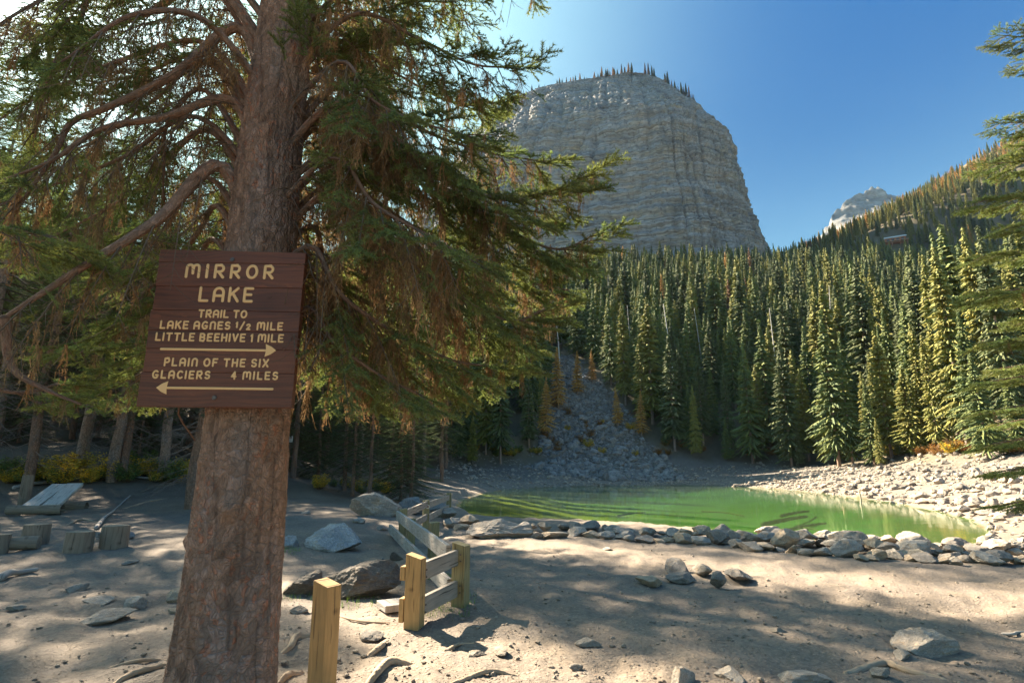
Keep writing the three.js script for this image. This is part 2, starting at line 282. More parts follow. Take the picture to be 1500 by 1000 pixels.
{
  const top = cliffTop.y, bot = 70;
  const g = gridMesh(620, 330, (u, v) => {
    const phi = lerp(205, -25, u) * Math.PI / 180, h = lerp(bot, top, 1 - (1 - v) ** 1.15), cs = Math.cos(phi), sn = Math.sin(phi);
    const rR = Math.max(0.3, (interp(rightT, h) - CX) * (h < cliffTop.y - 40 ? 0.83 : lerp(1, 0.83, (cliffTop.y - h) / 40))), rL = Math.max(0.3, CX - interp(leftT, h));
    const rx = cs > 0 ? rR : rL, rz = Math.max(2, Math.min(rR * 0.55 + Math.min(rL, 200) * 0.35, 0.75 * (CD - (h - EYE) * CD / (cliffTop.y - EYE))));
    const x0 = CX + rx * cs, bed = h + 0.10 * Math.max(0, CX - x0) - 0.00022 * (x0 - CX) ** 2 + 1.2 * n2(x0 * 0.02, 7);
    const q = rx > 6 ? 1 : rx / 6;
    const st = n2(bed * 0.11, 3.3) , st2 = n2(bed * 0.33, x0 * 0.004 + 9), st3 = n2(bed * 0.8, x0 * 0.01 + 40);
    const ledge = 0.9 * Math.tanh(st * 2.5) + 0.8 * Math.tanh(st2 * 3) + 0.6 * st3;
    const gully = -4 * Math.pow(1 - Math.abs(n2(phi * 5 + 2, h * 0.006)), 6) - 1.8 * Math.pow(1 - Math.abs(n2(phi * 16, h * 0.012)), 5) - 0.9 * Math.pow(1 - Math.abs(n2(phi * 42, h * 0.02)), 4) - 0.9 * Math.pow(1 - Math.abs(n2(phi * 90, h * 0.035 + 8)), 4);
    const rough = 5 * fbm3(x0 * 0.014, h * 0.014, sn * 3, 3) + 1.1 * fbm3(x0 * 0.12, h * 0.2, sn * 20, 3);
    const dr = (ledge + gully + rough) * q;
    const p = V(CX + (rx + dr) * cs, h + 0.5 * q * st3, -CD + (rz + dr) * sn);
    const b1 = sstep(-0.3, 0.6, n2(bed * 0.09, 20 + x0 * 0.002)), b2 = sstep(0.2, 0.7, n2(bed * 0.45, 31 + x0 * 0.006)), stain = sstep(0.25, 0.6, fbm3(x0 * 0.05, h * 0.012, sn * 3, 4)), crack = Math.pow(1 - Math.abs(n2(phi * 30, h * 0.03)), 10);
    const c = [0.54, 0.525, 0.505]; const mixc = (r, t) => { for (let k = 0; k < 3; k++) c[k] = lerp(c[k], r[k], t); };
    mixc([0.62, 0.57, 0.50], b1 * 0.5); mixc([0.42, 0.405, 0.40], b2 * 0.6); mixc([0.66, 0.52, 0.38], 0.35 * sstep(0.3, 0.6, n2(x0 * 0.03, h * 0.05 + 60))); mixc([0.25, 0.245, 0.25], stain * 0.6); mixc([0.18, 0.17, 0.17], crack * 0.5);
    return [p, c.map((q, k) => q * [0.66, 0.68, 0.71][k]), [phi * 120 / 60, bed / 60]];
  });
  const m = mesh('mountain', g, cliffMat); tag(m, 'domed layered grey cliff mountain rising behind the forest', 'mountain', null, 'structure');
}
{
  const D = 1500, sil = [[1150, 400], [1195, 350], [1208, 335], [1222, 312], [1245, 291], [1262, 284], [1272, 279], [1284, 277], [1295, 287], [1318, 289], [1335, 305], [1380, 330], [1440, 345]].map(([u, v]) => { const p = at(u, v, D); return [p.x, p.y]; });
  const g = gridMesh(170, 90, (u, v) => {
    const x = lerp(sil[0][0], sil[sil.length - 1][0], u), top = interp(sil, x), low = 330, k = v, rid = 1 - Math.abs(n2(x * 0.012 + k * 0.6, 3)), h = lerp(low, top, k);
    const z = -D + (1 - k) * 300 + 26 * rid * (1 - k * 0.5) + 22 * fbm3(x * 0.012, h * 0.012, 1, 4);
    const yy = h + (k > 0.98 ? 7 * n2(x * 0.05, 5) : 10 * fbm2(x * 0.03, h * 0.03, 3) * (1 - k));
    const t = 0.30 + 0.09 * n2(h * 0.04 + x * 0.01, 3) + 0.12 * fbm3(x * 0.02, h * 0.03, 9, 3);
    return [V(x, yy, z), [t * 1.03, t, t * 0.96]];
  });
  tag(mesh('mountain', g, cliffMat), 'distant pale jagged rock peak above the valley', 'mountain', null, 'structure');
}

// ------------------------------------------------------------------ conifers: far, middle and near
class Soup {                                          // loose triangles with vertex colours
  constructor() { this.p = []; this.c = []; this.n = []; }
  tri(a, b, c, k) { this.p.push(a.x, a.y, a.z, b.x, b.y, b.z, c.x, c.y, c.z); for (let i = 0; i < 3; i++) this.c.push(k[0], k[1], k[2]); }
  strip(pts, rad, k, sides = 4) {                     // a tapered stick through points
    const up = V(0.3, 1, 0.2), rings = [];
    for (let i = 0; i < pts.length; i++) {
      const t = pts[Math.min(i + 1, pts.length - 1)].clone().sub(pts[Math.max(i - 1, 0)]).normalize(), a = t.clone().cross(up).normalize(), b = t.clone().cross(a), r = rad[i], ring = [];
      for (let s = 0; s < sides; s++) { const w = 2 * Math.PI * s / sides; ring.push(pts[i].clone().addScaledVector(a, r * Math.cos(w)).addScaledVector(b, r * Math.sin(w))); }
      rings.push(ring);
    }
    for (let i = 0; i + 1 < rings.length; i++) for (let s = 0; s < sides; s++) { const q = (s + 1) % sides; this.tri(rings[i][s], rings[i + 1][s], rings[i][q], k); this.tri(rings[i][q], rings[i + 1][s], rings[i + 1][q], k); }
  }
  geo() {
    const g = new THREE.BufferGeometry(); g.setAttribute('position', new THREE.Float32BufferAttribute(this.p, 3)); g.setAttribute('color', new THREE.Float32BufferAttribute(this.c, 3));
    g.computeVertexNormals(); return g;
  }
}
// far conifer, unit height, about four thousand triangles
function farCrown(seed, wide, tones, gap = 0, ex = 0.8) {
  const r = rngOf(seed), s = new Soup(), levels = 58;
  for (let i = 0; i < levels; i++) {
    const f = i / levels, y = lerp(0.10 + 0.06 * r(), 0.985, f), rad = wide * (Math.pow(1 - f, ex) * (0.75 + 0.5 * r()) + 0.012) * (f < 0.1 ? 0.6 + 4 * f : 1), nb = f > 0.9 ? 5 : 10;
    for (let b = 0; b < nb; b++) {
      if (r() < gap) continue;
      const a = (b + r()) / nb * 2 * Math.PI, L = rad * (0.6 + 0.55 * r()), droop = lerp(-0.55, 0.35, f) + 0.25 * (r() - 0.5), dx = Math.cos(a), dz = Math.sin(a), k = tones[Math.floor(r() * tones.length)], m = 0.66 + 0.42 * r(), kk = [k[0] * m, k[1] * m, k[2] * m];
      const segs = Math.max(2, Math.round(L / 0.019));
      for (let q = 0; q < segs; q++) {
        const t0 = q / segs, t1 = (q + 1.35) / segs, wq = 0.0135 * (1.15 - 0.7 * t0) * (0.7 + 0.6 * r());
        const p0 = V(dx * L * t0, y + droop * L * t0 + 0.004 * r(), dz * L * t0), p1 = V(dx * L * t1, y + droop * L * t1 - 0.012 * t1 * t1 + 0.008 * r(), dz * L * t1);
        const sx = -dz * wq, sz = dx * wq;
        s.tri(V(p0.x + sx, p0.y - wq * (0.3 + r()), p0.z + sz), p1, V(p0.x, p0.y + wq * 0.35, p0.z), kk);
        s.tri(V(p0.x, p0.y + wq * 0.35, p0.z), p1, V(p0.x - sx, p0.y - wq * (0.3 + r()), p0.z - sz), kk);
        if (r() < 0.5) s.tri(V(p0.x, p0.y, p0.z), V(p1.x, p1.y, p1.z), V((p0.x + p1.x) / 2, p0.y - 0.02 * (0.5 + r()), (p0.z + p1.z) / 2), kk);
      }
    }
  }
  return s.geo();
}
const trunkGeo = (h, r0, r1, sides = 8, segs = 6, wob = 0) => {
  const g = new THREE.CylinderGeometry(r1, r0, h, sides, segs, false); g.translate(0, h / 2, 0);
  if (wob) { const p = g.attributes.position; for (let i = 0; i < p.count; i++) { const y = p.getY(i); p.setX(i, p.getX(i) + wob * n2(y * 0.25, wob * 90)); p.setZ(i, p.getZ(i) + wob * n2(y * 0.25, wob * 90 + 20)); } g.computeVertexNormals(); }
  const uv = g.attributes.uv; for (let i = 0; i < uv.count; i++) uv.setXY(i, uv.getX(i) * Math.max(1, Math.round(r0 * 4)), uv.getY(i) * h / 2.2);
  return g;
};
const green = [[0.135, 0.165, 0.036], [0.105, 0.14, 0.04], [0.155, 0.175, 0.036], [0.09, 0.125, 0.04]], deep = [[0.095, 0.11, 0.034], [0.105, 0.125, 0.036], [0.08, 0.10, 0.034]];
const olive = [[0.21, 0.205, 0.036], [0.175, 0.18, 0.036], [0.24, 0.215, 0.04]], rusty = [[0.21, 0.095, 0.03], [0.26, 0.13, 0.04], [0.15, 0.08, 0.035]], gold = [[0.50, 0.27, 0.05], [0.44, 0.22, 0.05], [0.55, 0.33, 0.09]];
const farKinds = [
  { g: farCrown(101, 0.125, green, 0.05, 0.95), say: 'green conifer' }, { g: farCrown(102, 0.115, olive, 0.08, 0.75), say: 'yellowish green conifer' }, { g: farCrown(103, 0.15, green, 0.1, 1.1), say: 'broad green conifer' },
  { g: farCrown(104, 0.12, deep, 0.1, 0.85), say: 'dark green conifer' }, { g: farCrown(105, 0.09, olive, 0.2, 0.6), say: 'slim yellowish conifer' }, { g: farCrown(106, 0.15, deep, 0.05, 1.0), say: 'broad dark green conifer' },
  { g: farCrown(107, 0.10, rusty, 0.3), say: 'thin reddish brown conifer' }, { g: farCrown(108, 0.13, gold, 0.45), say: 'thin orange larch' },
];
const farMat = mat({ vertexColors: true, roughness: 0.85 });
const farTrunk = trunkGeo(0.9, 0.011, 0.003, 5, 1);
function farTree(name, p, h, kind, turn, lean = 0, sx = 1) {
  const g = base(name, p, turn); g.scale.set(h * sx, h, h * sx); g.rotation.z = lean;
  mesh('trunk', farTrunk, M.barkGrey, g); mesh('crown', farKinds[kind].g, farMat, g); return g;
}
{
  const r = rngOf(77), cell = new Map(), list = [];
  const hut = ground(1312, 357), nearHut = (x, z) => Math.hypot(x - hut.x, z - hut.z) < 10 || z > hut.z && z < hut.z + 60 && Math.abs(x - hut.x * z / hut.z) < 8;
  const inCliff = (x, z) => ((x - CX) / (x > CX ? 135 : 200)) ** 2 + ((z + CD) / 150) ** 2 < 1;
  for (let n = 0; n < 60000 && list.length < 11500; n++) {
    const d = 52 + 560 * Math.pow(r(), 0.8), x = lerp(-0.95, 1.02, r()) * d + (r() - 0.5) * 20, z = -d;
    const s = d < 190 ? lakeDist(x, z) : 100;
    if (s < 14.5 + 2.5 * n2(x * 0.1, z * 0.1) || inCliff(x, z) || nearHut(x, z)) continue;
    if (d < 60 && x < 30 || d < 78 && x < -4) continue;
    if (talus(x, d) > 0.15 && (d < 128 || r() < 0.8)) continue;
    if (d > 560 && r() < 0.35) continue;
    const key = Math.floor(x / 3.4) + ',' + Math.floor(z / 3.4); if (cell.has(key)) continue; cell.set(key, 1);
    const front = sstep(30, 15, s), clump = n2(x * 0.03, z * 0.03);
    let h = (20 + 7 * r() + 4 * clump) * (0.36 + 0.64 * r() ** 0.6); if (front > 0.3 && r() < 0.5) h *= 0.6; if (d > 520) h *= 0.7; if (d > 300) h *= 0.85;
    let kind = Math.floor(r() * 6); if (r() < 0.022) kind = 6; else if (r() < (d > 480 ? 0.35 : 0.012)) kind = 7; else if (d > 330 && x > 200 && r() < 0.5) kind = r() < 0.5 ? 1 : 4;
    if (kind > 5 && d < 210 && r() < 0.75) kind = 3;
    const y = H(x, z, false) - 0.2, px = pixelOf(V(x, y + h * 0.8, z));
    const seen = px && px[0] > -60 && px[0] < 1560 && px[1] > -150 && px[0] > 640;
    list.push({ x, y, z, h, kind, turn: r() * 6.28, sx: 0.78 + 0.45 * r(), size: seen ? h / d : 0 });
  }
  list.sort((a, b) => b.size - a.size);
  const near = list.slice(0, 285), rest = list.slice(285);
  for (const t of near) {
    const g = farTree('conifer', V(t.x, t.y, t.z), t.h, t.kind, t.turn, 0, t.sx);
    tag(g, farKinds[t.kind].say + ' in the forest on the slope across the lake', 'conifer', farKinds[t.kind].say + 's across the lake');
  }
  const o = new THREE.Object3D();
  for (let k = 0; k < 8; k++) {
    const l = rest.filter((t) => t.kind === k); if (!l.length) continue;
    const im = shade(new THREE.InstancedMesh(farKinds[k].g, farMat, l.length)); im.name = numbered('forest');
    l.forEach((t, i) => { o.position.set(t.x, t.y, t.z); o.rotation.set(0, t.turn, 0); o.scale.set(t.h * t.sx, t.h, t.h * t.sx); o.updateMatrix(); im.setMatrixAt(i, o.matrix); });
    tag(im, 'distant ' + farKinds[k].say + 's massed up the mountain slope', 'forest', null, 'stuff'); scene.add(im);
  }
  // solitary trees one notices on the far shore
  const special = [[1340, 668, 128, 1, 'bright sunlit bushy conifer standing alone in front on the far shore', 1.7], [1013, 663, 98, 2, 'pointed green conifer beside the scree on the far shore', 1.35], [1290, 660, 80, 5, 'broad dark spruce at the far tree line beside the bright conifer', 1.3], [775, 656, 110, 3, 'dark conifer on the left side of the scree fan', 1.2], [1390, 655, 140, 4, 'slim sunlit conifer behind the bright bushy one', 1.1]];
  special[3][4] = 'dark conifer at the shaded edge of the scree fan';
  for (const [u, v, hp, k, label, sx] of special) { const p = ground(u, v), h = hp / FPX * -p.z * 1.03; tag(farTree('conifer', p, h, k, u, 0, sx), label, 'conifer'); }
  const lar = [[818, 600, 95], [846, 580, 70], [940, 640, 70], [868, 560, 50], [905, 625, 60], [800, 640, 90], [1500, 640, 60]];
  for (const [u, v, hp] of lar) { const p = ground(u, v), h = hp / FPX * -p.z; tag(farTree('larch', p, h, 7, u, 0.03, 1.25), 'thin orange larch growing on the scree fan', 'larch', 'orange larches on the scree'); }
  // summit trees
  const rs = rngOf(5);
  for (let i = 0; i < 120; i++) {
    const left = i < 78, u = left ? lerp(735, 945, Math.pow(rs(), 0.7)) : lerp(945, 1045, Math.pow(rs(), 1.2)), T = left ? leftT : rightT;
    let best = null; for (let y = cliffTop.y - 90; y <= cliffTop.y; y += 0.5) { const px = pixelOf(V(interp(T, y), y, -CD)); if (px && (best === null || Math.abs(px[0] - u) < best[0])) best = [Math.abs(px[0] - u), y]; }
    const y = best[1], x = interp(T, y), h = (left ? 9 : 12) * (0.5 + 1.1 * rs()), k = left && rs() < 0.4 ? 7 : rs() < 0.2 ? 6 : rs() < 0.5 ? 3 : 5;
    const g = farTree('stunted_conifer', V(x, y - 1.5, -CD + 6 * (rs() - 0.3)), h, k, rs() * 6, 0, 1.1);
    tag(g, k === 7 ? 'tiny orange larch on the mountain summit rim' : k === 6 ? 'tiny brown dead conifer on the mountain summit rim' : 'tiny dark conifer on the mountain summit rim', 'conifer', 'trees on the summit rim');
  }
  // trees on the cliff ledges
  for (const [u, v] of [[1035, 272], [1040, 285], [1047, 293], [1058, 300], [1010, 250], [1013, 262], [1003, 290], [1085, 315], [1092, 322], [1075, 298], [1100, 335], [1072, 240]]) {
    const p = at(u, v, CD - 92 + (u - 925) * 0.42); tag(farTree('stunted_conifer', p, 11, 3, u, 0, 1.5), 'dark conifer clinging to a ledge of the cliff face', 'conifer', 'trees on the cliff ledges');
  }
}
// bleached leaning snags
function stick(pts, r0, r1, sides = 8, seg = 24) {
  const cv = new THREE.CatmullRomCurve3(pts), L = cv.getLength(), g = new THREE.TubeGeometry(cv, seg, 1, sides, false), p = g.attributes.position, c = V(0, 0, 0);
  for (let i = 0; i <= seg; i++) { cv.getPointAt(i / seg, c); const r = lerp(r0, r1, i / seg); for (let s = 0; s <= sides; s++) { const k = i * (sides + 1) + s; p.setXYZ(k, c.x + (p.getX(k) - c.x) * r, c.y + (p.getY(k) - c.y) * r, c.z + (p.getZ(k) - c.z) * r); } }
  const uv = g.attributes.uv; for (let i = 0; i < uv.count; i++) { const a = uv.getX(i), b = uv.getY(i); uv.setXY(i, b * Math.max(0.25, r0 * 4), a * L / 2); }
  const ends = [0, 1].map((e) => { const q = cv.getPointAt(e), r = e ? r1 : r0, s = new THREE.SphereGeometry(r * 0.99, sides, 5); s.translate(q.x, q.y, q.z); return s; });
  g.computeVertexNormals();
  return mergeGeometries([g, ...ends]);
}
M.bleached = mat({ color: col(0.5, 0.47, 0.44) });
for (const [u0, v0, u1, v1, label] of [[996, 640, 972, 445, 'bleached broken dead trunk standing in the far forest beside the scree'], [1082, 610, 1090, 560, 'thin pale bare trunk low in the far forest'], [820, 560, 815, 470, 'bare grey dead trunk above the scree fan'], [1105, 665, 1098, 640, 'short white stick lying against the far shore trees']]) {
  const p = ground(u0, v0), q = at(u1, v1, -p.z + 4), g = base('snag', p);
  mesh('trunk', stick([V(0, -0.3, 0), q.clone().sub(p).multiplyScalar(0.5).add(V(0.2, 0, 0)), q.clone().sub(p)], 0.16, 0.05, 6, 10), M.bleached, g);
  for (let i = 0; i < 5; i++) { const t = 0.5 + i * 0.1, b = q.clone().sub(p).multiplyScalar(t); mesh('branch', stick([b, b.clone().add(V(i % 2 ? 0.9 : -0.8, 0.2, 0.3))], 0.03, 0.012, 4, 3), M.bleached, g); }
  tag(g, label, 'dead tree');
}

{ // bare dead trees scattered through the far forest
  const r = rngOf(91);
  for (let n = 0, i = 0; i < 400 && n < 16; i++) {
    const d = 92 + 120 * r(), x = lerp(0.02, 0.8, r()) * d; if (lakeDist(x, -d) < 15 || talus(x, d) > 0.1) continue; n++;
    const h = 12 + 9 * r(), g = base('snag', onGround(x, -d)), lean = (r() - 0.5) * 2.4;
    mesh('trunk', stick([V(0, -0.3, 0), V(lean * 0.4, h * 0.5, 0), V(lean, h, 0.3)], 0.17, 0.04, 6, 10), M.bleached, g);
    for (let k = 0; k < 9; k++) { const t = 0.35 + 0.6 * r(), b = V(lean * t, h * t, 0), a2 = r() * 6.3; mesh('branch', stick([b, b.clone().add(V(Math.cos(a2) * 1.1, -0.15, Math.sin(a2) * 1.1))], 0.03, 0.01, 4, 3), M.bleached, g); }
    tag(g, 'bare grey dead trunk among the conifers across the lake', 'dead tree', 'dead trunks across the lake');
  }
}

// middle-distance spruce: trunk, dead lower limbs, drooping boughs with sprays
function midCrown(seed, Ht, R, from, opt = {}) {
  const r = rngOf(seed), s = new Soup(), dead = new Soup(), tones = opt.tones || [[0.075, 0.12, 0.035], [0.06, 0.10, 0.035], [0.095, 0.135, 0.04], [0.085, 0.115, 0.03]];
  const wood = [0.10, 0.07, 0.05], grey = [0.17, 0.14, 0.12];
  const nBr = opt.n || 230;
  for (let i = 0; i < nBr; i++) {
    const f = (i + r()) / nBr, y = lerp(from, Ht * 0.985, f), a = i * 2.39996 + 0.6 * r(), L = R * (Math.pow(1 - f, 0.75) * (0.65 + 0.5 * r()) + 0.05) * (f < 0.08 ? 0.7 : 1), dx = Math.cos(a), dz = Math.sin(a), dr = lerp(-0.30, 0.45, f) + 0.2 * (r() - 0.5);
    const P = (t) => V(dx * L * t, y + L * (dr * t - 0.28 * t * t + 0.22 * t * t * t), dz * L * t);
    s.strip([P(0), P(0.35), P(0.7), P(1)], [0.008 + 0.011 * L, 0.006 + 0.008 * L, 0.008, 0.003], wood, 3);
    const k = tones[Math.floor(r() * tones.length)], nTw = Math.round(6 + L * 9);
    for (let q = 0; q < nTw; q++) {
      const t = 0.22 + 0.78 * (q + r()) / nTw, sd = q % 2 ? 1 : -1, b = P(t), out = V(dx * 0.75 - dz * sd * (0.9 - 0.5 * t), -0.10 - 0.30 * r(), dz * 0.75 + dx * sd * (0.9 - 0.5 * t)).normalize(), tl = (0.22 + 0.42 * (1 - t) * Math.min(1, L / 2)) * (0.7 + 0.6 * r());
      const e = b.clone().addScaledVector(out, tl); e.y -= tl * 0.15;
      s.tri(b.clone().add(V(0, 0.004, 0)), e, b.clone().add(V(0, -0.004, 0)), wood);
      const m = 0.75 + 0.5 * r(), kk = [k[0] * m, k[1] * m, k[2] * m], nn = opt.needles || 13, w = V(out.z, 0, -out.x).normalize();
      for (let z = 0; z < nn; z++) {
        const tt = (z + r()) / nn, c = b.clone().lerp(e, tt), len = 0.085 * (0.7 + 0.6 * r()), dir = out.clone().multiplyScalar(0.75).addScaledVector(w, (z % 2 ? 1 : -1) * (0.5 + 0.4 * r())).add(V(0, 0.5 * (r() - 0.4), 0)).normalize(), sw = dir.clone().cross(V(r() - 0.5, 1, r() - 0.5)).normalize().multiplyScalar(0.014);
        s.tri(c.clone().add(sw), c.clone().addScaledVector(dir, len), c.clone().sub(sw), kk);
      }
    }
  }
  const nd = opt.dead ?? 46;
  for (let i = 0; i < nd; i++) {
    const y = lerp(0.8, from * 1.6, r()), a = r() * 6.283, L = (0.6 + 1.3 * r()) * R / 2, dx = Math.cos(a), dz = Math.sin(a), P = (t) => V(dx * L * t, y - L * 0.35 * t + 0.12 * n2(t * 2, i), dz * L * t + 0.15 * n2(t * 2, i + 50));
    dead.strip([P(0), P(0.4), P(0.75), P(1)], [0.016, 0.011, 0.007, 0.003], grey, 4);
    for (let q = 0; q < 7; q++) { const t = 0.3 + 0.65 * r(), b = P(t), e = b.clone().add(V((r() - 0.5) * 0.8, -0.35 * r(), (r() - 0.5) * 0.8).multiplyScalar(L * 0.5)); dead.strip([b, b.clone().lerp(e, 0.5).add(V(0, -0.03, 0)), e], [0.006, 0.004, 0.002], grey, 3); }
  }
  return [s.geo(), dead.geo()];
}
const deadMat = mat({ vertexColors: true });
const midKinds = [
  { H: 17, R: 2.3, from: 3.2, r0: 0.20, seed: 201, o: {} }, { H: 21, R: 2.6, from: 5.0, r0: 0.25, seed: 202, o: { dead: 70 } }, { H: 12, R: 2.2, from: 1.3, r0: 0.15, seed: 203, o: { n: 190 } },
  { H: 7, R: 1.9, from: 0.5, r0: 0.09, seed: 204, o: { n: 150, dead: 10 } },
].map((k) => { const [c, d] = midCrown(k.seed, k.H, k.R, k.from, k.o); return { ...k, crown: c, dead: d, trunk: trunkGeo(k.H * 0.97, k.r0, 0.02, 14, 24, 0.06) }; });
function midTree(name, p, kind, turn, sc = 1) {
  const k = midKinds[kind], g = base(name, p.clone().add(V(0, -0.15, 0)), turn); g.scale.setScalar(sc);
  mesh('trunk', k.trunk, kind === 1 ? M.barkGrey : M.bark, g); const c = mesh('crown', k.crown, M.crownMid, g); c.userData.kind = 'stuff'; const d = mesh('dead_branches', k.dead, deadMat, g); d.userData.kind = 'stuff';
  return g;
}

// ------------------------------------------------------------------ wooden things
function boxUV(g, k = 1, along = null) {             // uv in metres from the side each face points to; wood grain runs along v
  g = g.index ? g.toNonIndexed() : g; const p = g.attributes.position, uv = new Float32Array(p.count * 2), a = V(0, 0, 0), b = V(0, 0, 0), c = V(0, 0, 0), n = V(0, 0, 0);
  for (let i = 0; i < p.count; i += 3) {
    a.fromBufferAttribute(p, i); b.fromBufferAttribute(p, i + 1); c.fromBufferAttribute(p, i + 2); n.copy(b).sub(a).cross(c.clone().sub(a));
    const x = Math.abs(n.x), y = Math.abs(n.y), z = Math.abs(n.z), d = x > y && x > z ? 0 : y > z ? 1 : 2, ax = [0, 1, 2].filter((q) => q !== d);
    let [s, t] = ax; if (along !== null && ax.includes(along)) { t = along; s = ax.find((q) => q !== along); }
    for (let q = 0; q < 3; q++) { uv[(i + q) * 2] = p.getComponent(i + q, s) * k + d * 0.37; uv[(i + q) * 2 + 1] = p.getComponent(i + q, t) * k + d * 0.21; }
  }
  g.setAttribute('uv', new THREE.BufferAttribute(uv, 2)); return g;
}
function timber(w, h, d, slope = 0, along = 1, off = 0) {      // a sawn timber with its edges eased; slope cuts the top
  const g = new RoundedBoxGeometry(w, h, d, 2, Math.min(0.007, Math.min(w, h, d) * 0.2)), p = g.attributes.position;
  for (let i = 0; i < p.count; i++) { if (p.getY(i) > 0) p.setY(i, p.getY(i) + slope * p.getX(i)); const k = 0.002; p.setX(i, p.getX(i) + k * n3(p.getX(i) * 9 + off, p.getY(i) * 5, p.getZ(i) * 9)); }
  g.computeVertexNormals(); const q = boxUV(g, 1.3, along), uv = q.attributes.uv; for (let i = 0; i < uv.count; i++) uv.setXY(i, uv.getX(i) + off * 0.377, uv.getY(i) + off * 0.61);
  return q;
}
{ // post by itself beside the trunk
  const p = ground(470, 1012), h = 0.715;
  const g = base('wooden_post', p, -0.46); const m = mesh('post', timber(0.142, h + 0.2, 0.142, -0.30, 1, 3), M.post, g); m.position.y = (h - 0.2) / 2; g.rotation.z = 0.01;
  tag(g, 'square yellowish timber post standing alone beside the sign tree', 'post');
}
{ // fence
  const P2 = ground(606, 921), P3 = ground(674, 886), P5 = ground(589, 791), P6 = ground(623, 774), P7 = ground(657, 753), P4 = P3.clone().lerp(P5, 0.55).add(V(0.22, 0, -0.1)); P4.y = H(P4.x, P4.z);
  const f = base('rail_fence', P2); tag(f, 'zigzag timber rail fence with square posts along the beach edge', 'fence');
  const post = (p, h, turn, slope, m, k) => { const o = mesh('post', timber(0.16, h + 0.15, 0.16, slope, 1, k), m, f); o.position.copy(p).sub(P2).add(V(0, (h - 0.15) / 2, 0)); o.rotation.y = turn; return o; };
  post(P2, 0.68, -0.2, -0.3, M.post, 1); post(P3, 0.66, -0.35, -0.25, M.postGreen, 2); post(P5, 0.66, 0.3, 0.1, M.postGreen, 4); post(P4, 0.6, 0.4, 0.1, M.postGreen, 5);
  const p6 = post(P6, 0.72, 0.25, 0.05, M.postGreen, 6), p7 = post(P7, 0.72, 0.2, 0.02, M.postGreen, 7); post(P5.clone().add(V(0.28, 0, 0.55)), 0.5, 0.3, 0, M.postGreen, 8);
  const rail = (a, b, y0, y1, hgt, m, k, ext = 0.05) => {
    const A = a.clone().add(V(0, y0, 0)), B = b.clone().add(V(0, y1, 0)), L = A.distanceTo(B), d = B.clone().sub(A).normalize();
    const o = mesh('rail', timber(L + 2 * ext, hgt, 0.055, 0, 0, k), m, f); o.position.copy(A).add(B).multiplyScalar(0.5).sub(P2);
    o.quaternion.setFromRotationMatrix(new THREE.Matrix4().makeBasis(d, V(0, 1, 0).addScaledVector(d, -d.y).normalize(), d.clone().cross(V(0, 1, 0).addScaledVector(d, -d.y).normalize()))); return o;
  };
  const side = (a, b, w) => b.clone().sub(a).setY(0).normalize().cross(V(0, 1, 0)).multiplyScalar(w);
  let o = side(P2, P3, -0.02);
  rail(P2.clone().add(o), P3.clone().add(o), 0.50, 0.52, 0.17, M.rail, 11, -0.05); rail(P2.clone().add(o), P3.clone().add(o), 0.17, 0.19, 0.17, M.rail, 12, -0.05);
  // long span towards the trees
  o = side(P3, P5, -0.12);
  const mid = P3.clone().lerp(P5, 0.04);
  rail(mid.clone().add(o), P5.clone().add(o), 0.53, 0.52, 0.20, M.railGrey, 13, 0.1); rail(mid.clone().add(o), P5.clone().add(o).add(V(-0.2, 0, -0.3)), 0.18, 0.2, 0.19, M.railGrey, 14, 0.2);
  o = side(P5, P6, 0.03); rail(P5.clone().add(o), P6.clone().add(o), 0.55, 0.62, 0.16, M.rail, 15, 0.0); rail(P5.clone().add(o), P6.clone().add(o), 0.22, 0.3, 0.16, M.rail, 18, 0.0);
  o = side(P6, P7, 0.0); rail(P6.clone().add(o), P7.clone().add(o), 0.58, 0.56, 0.17, M.rail, 16, -0.06); rail(P6.clone().add(o), P7.clone().add(o), 0.24, 0.24, 0.17, M.rail, 17, -0.06);
  // cut rail ends on the outside of the first post
  for (const [y, k] of [[0.52, 21], [0.20, 22]]) { const e = mesh('rail_end', timber(0.05, k === 21 ? 0.13 : 0.22, 0.12, 0, 1, k), M.post, f); e.position.set(-0.112, y - (k === 22 ? 0.02 : 0), 0.0); e.rotation.y = -0.2; }
  const steel = mat({ color: col(0.16, 0.13, 0.11), metalness: 0.7, roughness: 0.55 });
  for (const [p, q, hs] of [[P2, P3, [0.50, 0.17]], [P3, P2, [0.52, 0.19]], [P6, P7, [0.58, 0.24]], [P7, P6, [0.56, 0.24]]]) for (const y of hs) for (const e of [-0.035, 0.035]) { const dd = q.clone().sub(p).setY(0).normalize(), bo = mesh('bolt', new THREE.CylinderGeometry(0.009, 0.009, 0.012, 10), steel, f), nn = dd.clone().cross(V(0, 1, 0)); if (nn.z < 0) nn.negate(); bo.position.copy(p).addScaledVector(dd, 0.115).addScaledVector(nn, p === P2 || p === P3 ? 0.055 : 0.03).sub(P2).add(V(0, y + e, 0)); bo.quaternion.setFromUnitVectors(V(0, 1, 0), nn); }
  const disc = mesh('trail_marker', new THREE.CylinderGeometry(0.055, 0.055, 0.008, 24), mat({ color: col(0.62, 0.58, 0.45) }), f); disc.rotation.x = Math.PI / 2; const n6 = V(0.02, 0, 0.1); disc.position.copy(P6).sub(P2).add(V(0.055, 0.56, 0.085)); disc.rotation.z = -0.3;
  const dot = mesh('symbol', new THREE.CylinderGeometry(0.026, 0.026, 0.006, 16), mat({ color: col(0.25, 0.06, 0.03) }), disc); dot.position.y = 0.006;
}
